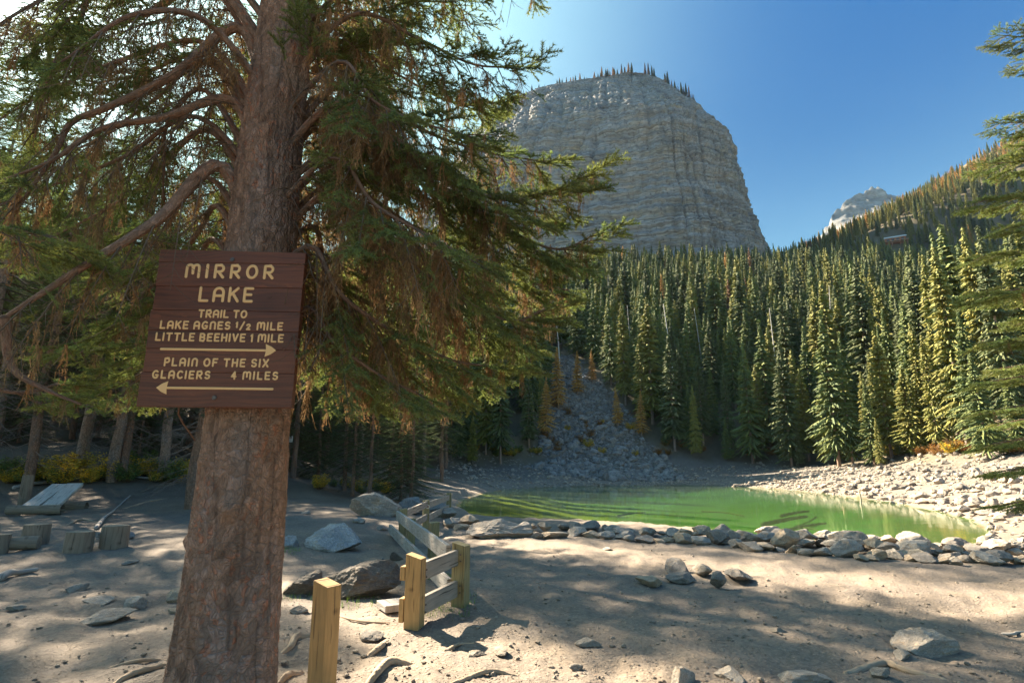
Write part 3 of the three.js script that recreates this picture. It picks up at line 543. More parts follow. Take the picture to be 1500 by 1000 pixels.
{ // board lying beside the fence
  const p = ground(585, 893), b = mesh('loose_plank', timber(0.30, 0.07, 0.34, 0, 2, 31), M.railGrey); b.position.copy(p).add(V(-0.06, 0.05, 0)); b.rotation.y = 0.5; tag(b, 'short grey plank lying flat against the first fence post', 'plank');
}
// log rounds used as seats
const logRound = (r, h, seed) => {
  const g = new THREE.CylinderGeometry(r, r * 1.03, h, 36, 6, true), p = g.attributes.position; for (let i = 0; i < p.count; i++) { const a = Math.atan2(p.getZ(i), p.getX(i)), k = 1 + 0.05 * n2(Math.cos(a) * 2 + seed, Math.sin(a) * 2) + 0.012 * n2(a * 14, seed); p.setX(i, p.getX(i) * k); p.setZ(i, p.getZ(i) * k); }
  g.computeVertexNormals(); const uv = g.attributes.uv; for (let i = 0; i < uv.count; i++) uv.setXY(i, uv.getX(i) * r * 6, uv.getY(i) * h); return g;
};
function logEnd(r, seed) { const g = new THREE.CylinderGeometry(r, r, 0.006, 36); const p = g.attributes.position; for (let i = 0; i < p.count; i++) { const a = Math.atan2(p.getZ(i), p.getX(i)), k = 1 + 0.05 * n2(Math.cos(a) * 2 + seed, Math.sin(a) * 2); p.setX(i, p.getX(i) * k); p.setZ(i, p.getZ(i) * k); } return boxUV(g, 1.4); }
for (const [u, v, wpx, hpx, label, k] of [[112, 808, 33, 26, 'upright log round seat with a slanting top on the sunlit dirt', 1], [166, 800, 33, 27, 'upright log round seat beside the flat pale rock', 2], [49, 797, 30, 26, 'upright log round seat behind the log lying on its side', 3], [-6, 812, 24, 26, 'upright log round seat at the dark end of the seat row', 4]]) {
  const p = ground(u, v), s = -p.z / FPX * 1.02, r = wpx * s / 2, h = hpx * s, g = base('log_seat', p, k); tag(g, label, 'log seat');
  const w = mesh('log', logRound(r, h + 0.1, k * 3), M.log, g); w.position.y = h / 2 - 0.05; const e = mesh('top', logEnd(r * 0.98, k * 3), M.logEnd, g); e.position.y = h + 0.002; g.rotation.z = 0.015 * (k - 2);
}
{
  const p = ground(33, 805), s = -p.z / FPX, g = base('fallen_log', p, 0.35); tag(g, 'short pale log lying on its side between the log seats', 'log');
  const w = mesh('log', logRound(9 * s, 34 * s, 9), M.log, g); w.rotation.z = Math.PI / 2; w.position.y = 9 * s; for (const e of [-1, 1]) { const c = mesh('cut_end', logEnd(9 * s, 9), M.logEnd, g); c.rotation.z = Math.PI / 2; c.position.set(e * 17 * s, 9 * s, 0); }
}
{
  const p = ground(62, 752), s = -p.z / FPX, g = base('plank_bench', p, 0.18); tag(g, 'low bench of two split planks laid on logs at the forest edge', 'bench');
  for (const k of [0, 1]) { const b = mesh('plank', timber(21 * s, 0.09, 1.35, 0, 2, 40 + k), mat({ map: woodC, bumpMap: woodB, bumpScale: 0.005, color: col(0.62, 0.58, 0.54) }), g); b.position.set((k - 0.5) * 23 * s, 0.50 + 0.02 * k, -0.45); b.rotation.x = 0.45; b.rotation.y = 0.08 * (k - 0.5); }
  for (const z of [0.12, -1.2]) { const l = mesh('support_log', logRound(0.13, 68 * s, 14), M.log, g); l.rotation.z = Math.PI / 2; l.position.set(-0.15, 0.12, z); }
  const q = ground(33, 742), st = base('tall_stump', q, 1); tag(st, 'tall narrow cut stump standing behind the plank bench', 'stump'); const hs = 45 * -q.z / FPX; const w = mesh('log', logRound(0.16, hs, 18), M.log, st); w.position.y = hs / 2 - 0.05; const e = mesh('top', logEnd(0.155, 18), M.logEnd, st); e.position.y = hs - 0.045;
}
for (const [pts, r, label] of [[[[120, 690], [190, 700], [240, 704]], 0.09, 'grey fallen trunk along the yellow shrubs behind the clearing'], [[[20, 716], [70, 708], [120, 702]], 0.08, 'dark fallen trunk behind the plank bench'], [[[140, 775], [165, 750], [190, 727]], 0.05, 'thin bare fallen branch on the shaded dirt near the log seats'], [[[0, 850], [30, 842], [52, 838]], 0.06, 'crooked dark branch on the dirt in front of the log seats'], [[[1470, 930], [1490, 928], [1520, 926]], 0.015, 'dark broken stick on the gravel by the frame of spruce shade']]) {
  const q = pts.map(([u, v]) => ground(u, v).add(V(0, r * 0.7, 0))); q.splice(1, 0, q[0].clone().lerp(q[1], 0.5).add(V(0, r * 0.5, 0.05)));
  const m = mesh('fallen_branch', stick(q, r, r * 0.5, 9, 20), M.railGrey); tag(m, label === 'dark broken stick on the gravel by the frame of spruce shade' ? 'dark broken stick on the open gravel behind the buried boulder' : label, 'branch');
}

// ------------------------------------------------------------------ stones
function rockGeo(seed, detail, rough = 0.05, flat = 1) {
  const r = rngOf(seed), planes = []; for (let i = 0; i < 11; i++) { const v = V(r() - 0.5, (r() - 0.5) * flat, r() - 0.5).normalize(); planes.push([v, 0.46 + 0.34 * r()]); }
  let g = new THREE.IcosahedronGeometry(1, detail); g.deleteAttribute('uv'); g.deleteAttribute('normal'); g = mergeVertices(g, 1e-5); const p = g.attributes.position, v = V(0, 0, 0);
  for (let i = 0; i < p.count; i++) {
    v.fromBufferAttribute(p, i).normalize(); let d = 1;
    for (const [n, k] of planes) { const c = v.dot(n); if (c > 0.15) { const q = k / c; if (q < d) d = q; } }
    const x = v.x * 2 + seed, nz = 1 + rough * (fbm3(x, v.y * 2, v.z * 2, 4) * 1.6 + 0.5 * Math.abs(fbm3(x * 3, v.y * 3, v.z * 3, 3)));
    v.multiplyScalar(d * nz); p.setXYZ(i, v.x, v.y, v.z);
  }
  return boxUV(toCreasedNormals(g, detail > 15 ? 0.3 : 0.5), 1.0);
}
const stones = [1, 2, 3, 4, 5, 6, 7, 8, 9, 10].map((k) => rockGeo(300 + k, 9, 0.07)), pebs = [1, 2, 3, 4].map((k) => rockGeo(340 + k, 1, 0.05));
function rock(name, geo, p, sx, sy, sz, turn, m, label, cat, group, sink = 0.25, tilt = 0) {
  const o = mesh(name, geo, m); o.position.copy(p); o.position.y += sy * (1 - 2 * sink) * 0.8; o.scale.set(sx, sy, sz); o.rotation.set(tilt, turn, tilt * 0.7); tag(o, label, cat, group); return o;
}
{
  const big = (seed, u, v, wpx, hpx, m, label, dz = 0.7, turn = 0, tilt = 0, sink = 0.2, ux = 0) => { const p = ground(u + ux, v), s = -p.z / FPX, w = wpx * s / 2, h = hpx * s / 2; p.z -= w * dz * 0.8; p.y = Math.min(p.y, H(p.x, p.z)); return rock('boulder', rockGeo(seed, 26, 0.07), p, w * 1.18, h * 1.35, w * dz * 1.15, turn, m, label, 'boulder', null, sink, tilt); };
  big(401, 545, 755, 64, 37, M.rocks[0], 'rounded brownish boulder at the foot of the dark spruces', 0.7, 0.3);
  big(402, 480, 806, 82, 43, M.boulderPale, 'pale blue grey craggy boulder on the dirt behind the sign tree', 0.7, 2.6, 0.0, 0.32);
  big(403, 525, 877, 118, 47, M.boulderDark, 'large dark brown boulder beside the fence with a pale lichen spot', 0.62, 0.2, 0.05);
  big(404, 440, 872, 60, 30, M.boulderDark, 'low dark rock adjoining the large brown boulder', 0.7, 1.0);
  big(405, 603, 752, 38, 30, M.rockBlue, 'grey boulder behind the far end of the fence', 0.8, 0.5);
  big(406, 730, 790, 82, 25, M.rocks[0], 'broad flat topped slab boulder on the beach beside the stone border', 0.75, 0.1);
  big(407, 640, 752, 34, 16, M.rockBlue, 'grey rock under the last fence rail', 0.8, 2.0);
  big(408, 1378, 962, 88, 31, M.rocks[0], 'half buried smooth boulder in the gravel of the open beach', 0.75, 0.6, 0, 0.3);
  big(409, 422, 802, 34, 16, M.boulderPale, 'small craggy grey rock next to the pale blue grey boulder', 0.7, 1.9);
  big(410, 164, 792, 46, 18, M.rockBlue, 'flat pale rock behind the log seats', 0.8, 0.8);
  big(411, 578, 820, 22, 12, M.boulderDark, 'small brown rock under the long fence rail', 0.8, 0.9);
  big(412, 574, 840, 30, 14, M.rockBlue, 'grey rock between the brown boulder and the fence post', 0.8, 0.2);
}
{ // small loose stones one can tell apart
  const few = [[953, 857, 32, 15, 3, 'brown rounded stone, outermost of the six stones on the beach'], [992, 840, 38, 16, 2, 'tilted dark stone leaning in the group of six on the beach'], [1000, 852, 38, 13, 2, 'flat grey stone in front of the tilted one in the group of six'], [1028, 842, 30, 14, 0, 'squarish brown stone at the back of the group of six'], [1053, 860, 26, 20, 2, 'round dark stone standing in front of the group of six'], [1083, 850, 42, 14, 2, 'long dark stone at the end of the group of six'],
    [1000, 1003, 34, 34, 1, 'pale pointed stone sticking out of the gravel'], [860, 944, 34, 15, 1, 'low pale stone embedded in the beach gravel'], [1320, 962, 26, 12, 1, 'small pale stone beside the half buried boulder'], [1140, 925, 20, 7, 0, 'small flat stone in the middle of the gravel'], [1070, 992, 46, 16, 1, 'low brown stone embedded at a ridge in the gravel'], [1180, 997, 60, 20, 1, 'broad pale stone embedded among the roots'], [1290, 988, 30, 14, 1, 'knobbly pale stone beyond the embedded roots'], [845, 980, 18, 9, 1, 'tiny pale stone on the sunlit gravel'], [735, 958, 26, 9, 0, 'small brown stone by the shadow of the fence'], [698, 960, 24, 8, 0, 'flat stone beside the stick near the fence'], [545, 935, 36, 14, 2, 'grey stone lying near the root below the fence post'], [440, 895, 24, 12, 0, 'small grey rock beside the low dark rock'],
    [200, 890, 40, 18, 1, 'angular pale stone with a brown face on the dirt by the trunk'], [157, 906, 58, 16, 0, 'long narrow stone pointing at the trunk'], [145, 880, 40, 8, 1, 'flat pale stone flush with the shaded dirt'], [258, 880, 28, 22, 3, 'orange stone touching the trunk of the sign tree'], [254, 896, 18, 8, 3, 'small tan stone below the orange one by the trunk'], [112, 865, 30, 10, 0, 'low stone on the dirt in front of the log seats'], [22, 893, 24, 8, 1, 'flat pale stone in the deep shade'], [190, 825, 22, 6, 0, 'thin flat stone near the log seats'], [500, 795, 18, 10, 1, 'small pale stone beside the craggy boulder'], [525, 765, 20, 11, 1, 'pale angular stone below the rounded boulder'], [560, 776, 16, 8, 1, 'small pale stone below the rounded boulder'], [890, 805, 16, 5, 1, 'tiny pale stone on the shaded beach'], [1308, 739, 9, 8, 1, 'white stone standing in the lake'], [447, 752, 14, 6, 1, 'tiny pale stone on the path behind the sign tree']];
  few.forEach(([u, v, w, h, m, label], i) => { const p = ground(u, v), s = -p.z / FPX; if (label.includes('in the lake')) p.y = WL - 0.05; rock('stone', stones[i % 10], p, w * s * 0.62, h * s * 0.62, w * s * 0.45, i * 1.7, M.rocks[m], label, 'stone', null, i < 6 ? 0.06 : 0.28, i === 1 ? 0.4 : 0.08 * ((i % 3) - 1)); });
}
{ // the border of stones between beach and lake
  const r = rngOf(909), line = [[640, 765], [690, 779], [760, 782], [830, 783], [880, 786], [940, 790], [1000, 793], [1045, 793], [1090, 799], [1130, 803], [1170, 808], [1215, 811], [1270, 815], [1330, 818], [1390, 822], [1450, 822], [1520, 822]];
  let n = 0;
  for (let i = 0; i + 1 < line.length; i++) {
    const [u0, v0] = line[i], [u1, v1] = line[i + 1], len = u1 - u0; let u = u0;
    while (u < u1) {
      const w = (u > 1080 ? 17 + 30 * r() * r() : 14 + 20 * r() * r() + 6 * r()), t = (u - u0) / len;
      for (let row = 0; row < (u > 1100 ? 3 : 2); row++) {
        if (u > 690 && u < 765 && row < 1) continue;
        const ww = w * (row ? 0.75 + 0.4 * r() : 1), p = ground(u + ww / 2 + (r() - 0.5) * 14, lerp(v0, v1, t) + 3 - row * (u > 1100 ? 9 : 8) + (r() - 0.5) * 5), s = -p.z / FPX, hh = ww * (0.38 + 0.3 * r());
        if (lakeDist(p.x, p.z) < -0.5) continue;
        const m = M.rocks[[0, 1, 3, 1, 2, 3][Math.floor(r() * 6)]];
        rock('shore_stone', stones[n % 10], p.add(V(0, row ? 0.06 : 0, 0)), ww * s * 0.60, hh * s * 0.56, ww * s * (0.45 + 0.25 * r()), r() * 6.3, m, 'rough stone in the low border of stones between beach and lake', 'stone', 'stones bordering the lake', 0.20, (r() - 0.5) * 0.5); n++;
      }
      u += w * (0.8 + 0.15 * r());
    }
  }
  const p = ground(1168, 812), s = -p.z / FPX; rock('shore_stone', rockGeo(431, 14), ground(1155, 802), 50 * s * 0.55, 36 * s * 0.5, 40 * s * 0.5, 0.3, M.rocks[3], 'big blocky tan stone standing highest in the lake border', 'stone', null, 0.05);
}
{ // stones of the far shores
  const r = rngOf(313), list = [];
  for (let n = 0; n < 60000 && list.length < 7500; n++) {
    const right = r() < 0.62, x = right ? lerp(8, 62, r()) : lerp(-14, 44, r()), d = right ? lerp(14, 76, r()) : lerp(62, 92, r()), z = -d, s = lakeDist(x, z); if (s < 0.05 || s > 19) continue;
    if (d < 17 && s > 6 || x < 12 && d < 50) continue;
    const dens = right ? 0.75 : 0.35 + 0.65 * sstep(16, 4, Math.abs(x - 17)); if (r() > dens * (0.55 + 0.45 * n2(x * 0.3, z * 0.3))) continue;
    const w = (right ? 0.09 : 0.12) + 0.62 * Math.pow(r(), 7.0) * (right ? 1 : 0.9) + 0.12 * r(), p = onGround(x, z), px = pixelOf(p); if (!px || px[0] > 1540 || px[0] < 640) continue;
    list.push({ p, w, size: w / d, turn: r() * 6.3, h: 0.42 + 0.35 * r(), k: Math.floor(r() * 10), m: Math.floor(r() * 3), right });
  }
  list.sort((a, b) => b.size - a.size);
  for (const t of list.slice(0, 290)) rock('bank_stone', stones[t.k], t.p, t.w * 0.6, t.w * t.h * 0.6, t.w * 0.5, t.turn, M.rocks[t.m], t.right ? 'pale loose stone on the sunlit bank beside the lake' : 'grey loose stone on the shaded bank across the lake', 'stone', t.right ? 'stones on the sunlit bank' : 'stones on the shaded bank', 0.22);
  const rest = list.slice(290), o = new THREE.Object3D(), c = new THREE.Color();
  const scat = (name, arr, label, m) => { for (let k = 0; k < 4; k++) { const l = arr.filter((_, i) => i % 4 === k), im = shade(new THREE.InstancedMesh(pebs[k], m, l.length)); im.name = numbered(name); l.forEach((t, i) => { o.position.copy(t.p); o.position.y += t.w * t.h * 0.15; o.rotation.set(t.tilt || 0, t.turn, 0); o.scale.set(t.w * 0.6, t.w * t.h * 0.6, t.w * 0.5); o.updateMatrix(); im.setMatrixAt(i, o.matrix); const q = 0.7 + 0.6 * hsh(i, k, 3); im.setColorAt(i, c.setRGB(q * 1.02, q, q * 0.97)); }); tag(im, label, 'gravel', null, 'stuff'); scene.add(im); } };
  scat('gravel', rest, 'small loose stones covering the far banks of the lake', M.rocks[1]);
  const tal = [];
  for (let n = 0; n < 60000 && tal.length < 9000; n++) { const d = lerp(82, 138, r()), x = lerp(-3, 32, r()); if (talus(x, d) < 0.5 * r()) continue; const w = 0.22 + 0.5 * r() * r() + 0.9 * Math.pow(r(), 14); tal.push({ p: onGround(x, -d), w: w * 1.25, turn: r() * 6.3, h: 0.55 + 0.4 * r(), tilt: (r() - 0.5) }); }
  scat('scree', tal, 'grey scree fan of broken rock running down to the far shore', M.rockBlue);
  // pebbles on the clearing
  const pb = []; for (let n = 0; n < 16000; n++) { const a = lerp(-0.82, 0.82, r()), d = 2.1 + 11 * r() * r(), x = Math.sin(a) * d, z = -Math.cos(a) * d, s = lakeDist(x, z); if (s < 0) continue; const w = 0.006 + 0.05 * Math.pow(r(), 9) + 0.007 * r(); pb.push({ p: onGround(x, z), w, turn: r() * 6.3, h: 0.6, tilt: 0 }); }
  scat('gravel', pb, 'fine gravel and pebbles scattered over the clearing', rockMat(0.62, 0.53, 0.44));
}
{ // roots in the ground
  const R = [[[[600, 972], [575, 972], [555, 985], [535, 1003]], 0.035, 'thick pale root surfacing in the sunlit gravel by the lone post'], [[[566, 938], [556, 950], [535, 962]], 0.03, 'short twisted root below the first fence post'], [[[452, 932], [435, 935], [425, 950], [412, 955]], 0.032, 'arched root between the sign tree and the lone post'], [[[440, 985], [420, 993], [405, 1003]], 0.03, 'root at the base of the sign tree trunk'], [[[160, 978], [195, 970], [225, 968], [250, 966]], 0.016, 'thin root running from the shade to the sign tree'], [[[165, 1003], [190, 990], [225, 980], [262, 968]], 0.022, 'pale root curving up to the sign tree trunk'], [[[1240, 985], [1300, 975], [1330, 985], [1400, 998]], 0.03, 'long low root on the open gravel beyond the stones'], [[[490, 900], [540, 912], [590, 912]], 0.012, 'thin stick lying across the dirt before the first fence post'], [[[652, 952], [672, 945], [694, 941]], 0.016, 'flat broken stick on the gravel in the fence shadow'], [[[655, 1003], [720, 985], [760, 990]], 0.02, 'half buried root in the gravel below the fence'], [[[180, 745], [220, 735], [262, 728]], 0.04, 'dark root on the shaded dirt below the yellow shrubs'], [[[95, 770], [120, 762], [150, 766]], 0.035, 'dark root near the plank bench']];
  for (const [pts, r, label] of R) { const q = pts.map(([u, v], i) => ground(u, v).add(V(0, r * (i === 0 || i === pts.length - 1 ? -0.6 : 0.55), 0))); const g = stick(q, r * 1.1, r * 0.7, 10, 40), p = g.attributes.position; for (let i = 0; i < p.count; i++) { const a = 0.35 * r * fbm3(p.getX(i) * 14, p.getY(i) * 14, p.getZ(i) * 14, 2); p.setXYZ(i, p.getX(i) + a, p.getY(i) + a, p.getZ(i) + a); } g.computeVertexNormals(); tag(mesh('tree_root', g, M.root), label, label.includes('stick') ? 'stick' : 'root'); }
}
{ // drowned logs on the lake bed
  const bed = mat({ map: woodC, color: col(0.07, 0.075, 0.045) });
  for (const [a, b, r, label] of [[[1118, 770], [1182, 758], 0.11, 'long dark drowned log on the green lake bed'], [[1150, 779], [1210, 768], 0.07, 'dark drowned branch beside the long drowned log'], [[1028, 750], [1090, 757], 0.05, 'thin pale green drowned stick in the middle of the lake'], [[1175, 775], [1205, 783], 0.04, 'small forked drowned branch near the stone border'], [[1145, 757], [1185, 750], 0.09, 'short dark drowned log further out in the lake'], [[905, 757], [945, 752], 0.05, 'thin drowned branch in the yellow shallows'], [[1330, 747], [1348, 748], 0.08, 'small dark drowned lump near the pebbly shore']]) {
    const q = [a, b].map(([u, v]) => { const [x, z] = onPlane(u, v, WL - 0.35); return V(x, WL - 0.3, z); }); q.splice(1, 0, q[0].clone().lerp(q[1], 0.5).add(V(0.1, 0.05, 0))); tag(mesh('sunken_log', stick(q, r, r * 0.6, 8, 16), bed), label, 'log');
  }
  const [x, z] = onPlane(1262, 738, WL); tag(mesh('stake', stick([V(x, WL - 0.3, z), V(x + 0.02, WL + 0.35, z), V(x, WL + 0.75, z)], 0.05, 0.04, 6, 6), M.rail), 'thin pale stake standing upright in the lake', 'stake');
}

// ------------------------------------------------------------------ the big spruce that carries the sign
const TB = V(-1.59, 0, -3.42);                       // foot of the trunk
const trunkAxis = (y) => V(TB.x + 0.004 * y + 0.02 * Math.sin(y * 1.3), y, TB.z + 0.01 * y);
const trunkR = (y) => 0.261 + 0.02 * Math.exp(-Math.max(0, y) / 1.2) + 0.07 * Math.exp(-Math.max(0, y) / 0.22) - 0.0195 * y;
const spruce = base('spruce_tree', V(0, 0, 0)); tag(spruce, 'large old spruce with scaly trunk carrying the brown trail sign', 'spruce tree');
{
  const nu = 150, nv = 420, top = 11, pos = [], uv = [], idx = [];
  for (let j = 0; j <= nv; j++) for (let i = 0; i <= nu; i++) {
    const y = lerp(-0.25, top, Math.pow(j / nv, 1.35)), a = 2 * Math.PI * i / nu, c = trunkAxis(y), cx = Math.cos(a), cz = Math.sin(a);
    let r = Math.max(0.03, trunkR(y)); r *= 1 + 0.05 * fbm3(cx * 1.1, y * 0.5, cz * 1.1, 3) + 0.28 * Math.exp(-Math.max(0, y) / 0.18) * Math.max(0, Math.sin(a * 3 + 1)) * 0.6; r += 0.012 * fbm3(cx * 7, y * 5, cz * 7, 3) + 0.006 * fbm3(cx * 22, y * 16, cz * 22, 2);
    const burl = (ya, aa, s, k) => { const dy = (y - ya) / s, da = Math.atan2(Math.sin(a - aa), Math.cos(a - aa)) * 0.26 / s; r += k * Math.exp(-(dy * dy + da * da)); };
    burl(1.30, 1.35, 0.05, 0.05); burl(1.12, 3.05, 0.05, 0.045); burl(1.55, 2.35, 0.03, 0.02); burl(0.95, 1.0, 0.025, 0.02); burl(2.9, 1.2, 0.12, 0.02);
    pos.push(c.x + r * cx, y, c.z + r * cz); uv.push(i / nu, y / 2.6);
  }
  for (let j = 0; j < nv; j++) for (let i = 0; i < nu; i++) { const a = j * (nu + 1) + i, b = a + nu + 1; idx.push(a, b, a + 1, a + 1, b, b + 1); }
  const g = new THREE.BufferGeometry(); g.setAttribute('position', new THREE.Float32BufferAttribute(pos, 3)); g.setAttribute('uv', new THREE.Float32BufferAttribute(uv, 2)); g.setIndex(idx); g.computeVertexNormals();
  mesh('trunk', g, M.bark, spruce);
}
// sprays of needles, made once and set out along the twigs
function sprayGeo(seed, tw = 3, per = 52) {
  const r = rngOf(seed), s = new Soup();
  for (let k = 0; k < tw; k++) {
    const o = k ? 0.03 + 0.025 * k : 0, L = k ? 0.085 : 0.15, d = k ? V(0.9, 0.05 * (r() - 0.5), (k % 2 ? 1 : -1) * 0.75).normalize() : V(1, 0.02, 0), b = V(o, 0, 0);
    s.strip([b, b.clone().addScaledVector(d, L)], [0.0022, 0.001], [0.6, 0.45, 0.35], 3);
    for (let i = 0; i < per; i++) {
      const t = (i + r()) / per, c = b.clone().addScaledVector(d, L * t), w = r() * 2 * Math.PI, sd = V(-d.z, 0, d.x), dir = d.clone().multiplyScalar(0.75).addScaledVector(sd, Math.cos(w)).add(V(0, 0.3 + 0.75 * Math.sin(w), 0)).normalize(), len = 0.021 * (0.75 + 0.5 * r()), side = dir.clone().cross(V(r() - 0.5, r() - 0.5, r() - 0.5)).normalize().multiplyScalar(0.0024), m = 0.75 + 0.4 * r();
      s.tri(c.clone().add(side), c.clone().addScaledVector(dir, len), c.clone().sub(side), [m, m, m]);
    }
  }
  return s.geo();
}
function strandGeo(seed) {                            // dead needles and beard lichen hanging from old twigs; hangs along -y
  const r = rngOf(seed), s = new Soup();
  for (let k = 0; k < 9; k++) {
    let p = V((r() - 0.5) * 0.03, 0, (r() - 0.5) * 0.03); const L = 0.07 + 0.13 * r(), n = 5, w = 0.0022;
    for (let i = 0; i < n; i++) { const q = p.clone().add(V((r() - 0.5) * 0.022, -L / n, (r() - 0.5) * 0.022)), m = 0.7 + 0.6 * r(), kk = [m, m * 0.97, m * 0.92], a = V(w * (r() - 0.3), 0, w); s.tri(p.clone().add(a), q, p.clone().sub(a), kk);
      for (let h = 0; h < 3; h++) { const c = p.clone().lerp(q, r()), e = c.clone().add(V((r() - 0.5) * 0.03, -0.018 * r(), (r() - 0.5) * 0.03)), b2 = V(0.0013, 0.001, 0.0008); s.tri(c.clone().add(b2), e, c.clone().sub(b2), kk); } p = q; }
  }
  return s.geo();
}
const sprays = [sprayGeo(501), sprayGeo(502, 3), sprayGeo(503, 2)], strands = [strandGeo(511), strandGeo(512)];
M.needle.vertexColors = M.needleDark.vertexColors = M.lichen.vertexColors = true;
class Boughs {
  constructor(tree) { this.tree = tree; this.sp = [[], [], []]; this.st = [[], []]; this.tw = new Soup(); }
  bough(pts, r0, o = {}) {
    const r = rngOf(o.seed), cv = new THREE.CatmullRomCurve3(pts), L = cv.getLength(), green = o.green ?? 1, brown = o.brown ?? 0.5, from = o.from ?? 0.12, sprd = o.spread ?? 1, wood = [0.115, 0.078, 0.05];
    if (!o.nolimb) mesh('branch', stick(pts, r0, 0.005, 8, Math.max(14, Math.round(L * 14))), M.limb, this.tree);
    const step = 0.056 / (o.dens ?? 1), n = Math.round(L * (1 - from) / step), up = V(0, 1, 0);
    for (let i = 0; i < n; i++) {
      const t = from + (1 - from) * (i + 0.6 * r()) / n, c = cv.getPointAt(Math.min(1, t)), tg = cv.getTangentAt(Math.min(1, t)), sd = tg.clone().cross(up).normalize().multiplyScalar(i % 2 ? 1 : -1);
      const len = sprd * (0.16 + 0.46 * Math.sin(Math.PI * clamp(0.15 + 0.8 * t)) * (0.5 + 0.8 * r())) * Math.min(1, 0.35 + L / 2.2), dead = r() > green * (0.35 + 0.75 * t);
      const dir = tg.clone().multiplyScalar(0.8).addScaledVector(sd, 0.55 + 0.5 * r()).addScaledVector(up, (dead ? -0.75 : -0.10) - 0.42 * r() * (o.droop ?? 1)).normalize();
      const P = (q) => c.clone().addScaledVector(dir, len * q).add(V(0, -0.25 * len * q * q + (dead ? 0 : 0.2 * len * q * q * q), 0));
      const pe = pixelOf(P(1)); if (pe && pe[1] > 612 && pe[0] < 760) continue;
      this.tw.strip([P(0), P(0.35), P(0.7), P(1)], [0.0055, 0.004, 0.0028, 0.0015], wood, 3);
      const m = Math.max(2, Math.round(len / 0.040));
      for (let k = 0; k < m; k++) {
        const q = (k + r()) / m, b = P(q), td = P(Math.min(1, q + 0.1)).sub(P(q)).normalize(), ss = td.clone().cross(up).normalize().multiplyScalar(k % 2 ? 1 : -1), yn = td.clone().cross(ss).normalize();
        if (!dead) {
          if (q > 0.08 + 0.25 * (1 - t)) { const x = td.clone().multiplyScalar(0.85).addScaledVector(ss, 0.95 * (1 - 0.5 * q) * r() * 1.3).add(V(0, -0.12 + 0.24 * r(), 0)).normalize(); this.add(this.sp, b, x, 0.8 + 0.6 * r(), r, false); }
          if (r() < brown * 0.28) this.add(this.st, b, null, 0.5 + 0.6 * r(), r, true);
        } else {
          if (r() < 0.95 * brown + 0.12) this.add(this.st, b, null, 0.6 + 0.9 * r(), r, true);
          const e = b.clone().addScaledVector(ss, 0.05 + 0.09 * r()).addScaledVector(td, 0.06).add(V(0, -0.10 * r(), 0)); this.tw.strip([b, b.clone().lerp(e, 0.5).add(V(0, -0.01, 0)), e], [0.0022, 0.0016, 0.001], wood, 3);
          if (r() < 0.3 * green) this.add(this.sp, e, e.clone().sub(b).normalize(), 0.6 + 0.4 * r(), r, false);
        }
      }
      if (!dead) this.add(this.sp, P(1), dir, 0.9 + 0.3 * r(), r, false);
    }
    this.add(this.sp, cv.getPointAt(1), cv.getTangentAt(1), 1.1, r, false);
  }
  add(list, p, x, s, r, hang) {
    const q = pixelOf(p); if (q && q[1] > 598 && q[0] < 760) return; if (q && p.z > -3.5 && p.z < -1.5 && q[0] > 175 && q[0] < 470 && q[1] > 90 && q[1] < 1000) return;      // the view of the trunk and the sign is kept clear
    const m = new THREE.Matrix4();
    if (hang) { m.makeRotationY(r() * 6.28); }
    else { const y = V(0.3 * (r() - 0.5), 1, 0.3 * (r() - 0.5)), z = x.clone().cross(y).normalize(); m.makeBasis(x, z.clone().cross(x), z); }
    m.scale(V(s, s, s)); m.setPosition(p); list[Math.floor(r() * list.length)].push(m);
  }
  finish(mats, tints) {
    const tw = mesh('twigs', this.tw.geo(), mat({ vertexColors: true }), this.tree); tw.userData.kind = 'stuff';
    const c = new THREE.Color(), out = (lists, geos, mt, name) => lists.forEach((l, k) => { if (!l.length) return; const im = shade(new THREE.InstancedMesh(geos[k], mt, l.length)); im.name = name; l.forEach((m, i) => { im.setMatrixAt(i, m); const q = 0.75 + 0.5 * hsh(i, k, 8), w = hsh(i, k, 9); im.setColorAt(i, c.setRGB(q * (0.9 + 0.35 * w), q, q * (0.9 + 0.2 * (1 - w)))); }); im.userData.kind = 'stuff'; this.tree.add(im); });
    out(this.sp, sprays, mats[0], 'needles'); out(this.st, strands, mats[1], 'hanging_lichen');
    return this.sp.reduce((a, l) => a + l.length, 0) + ' ' + this.st.reduce((a, l) => a + l.length, 0);
  }
}
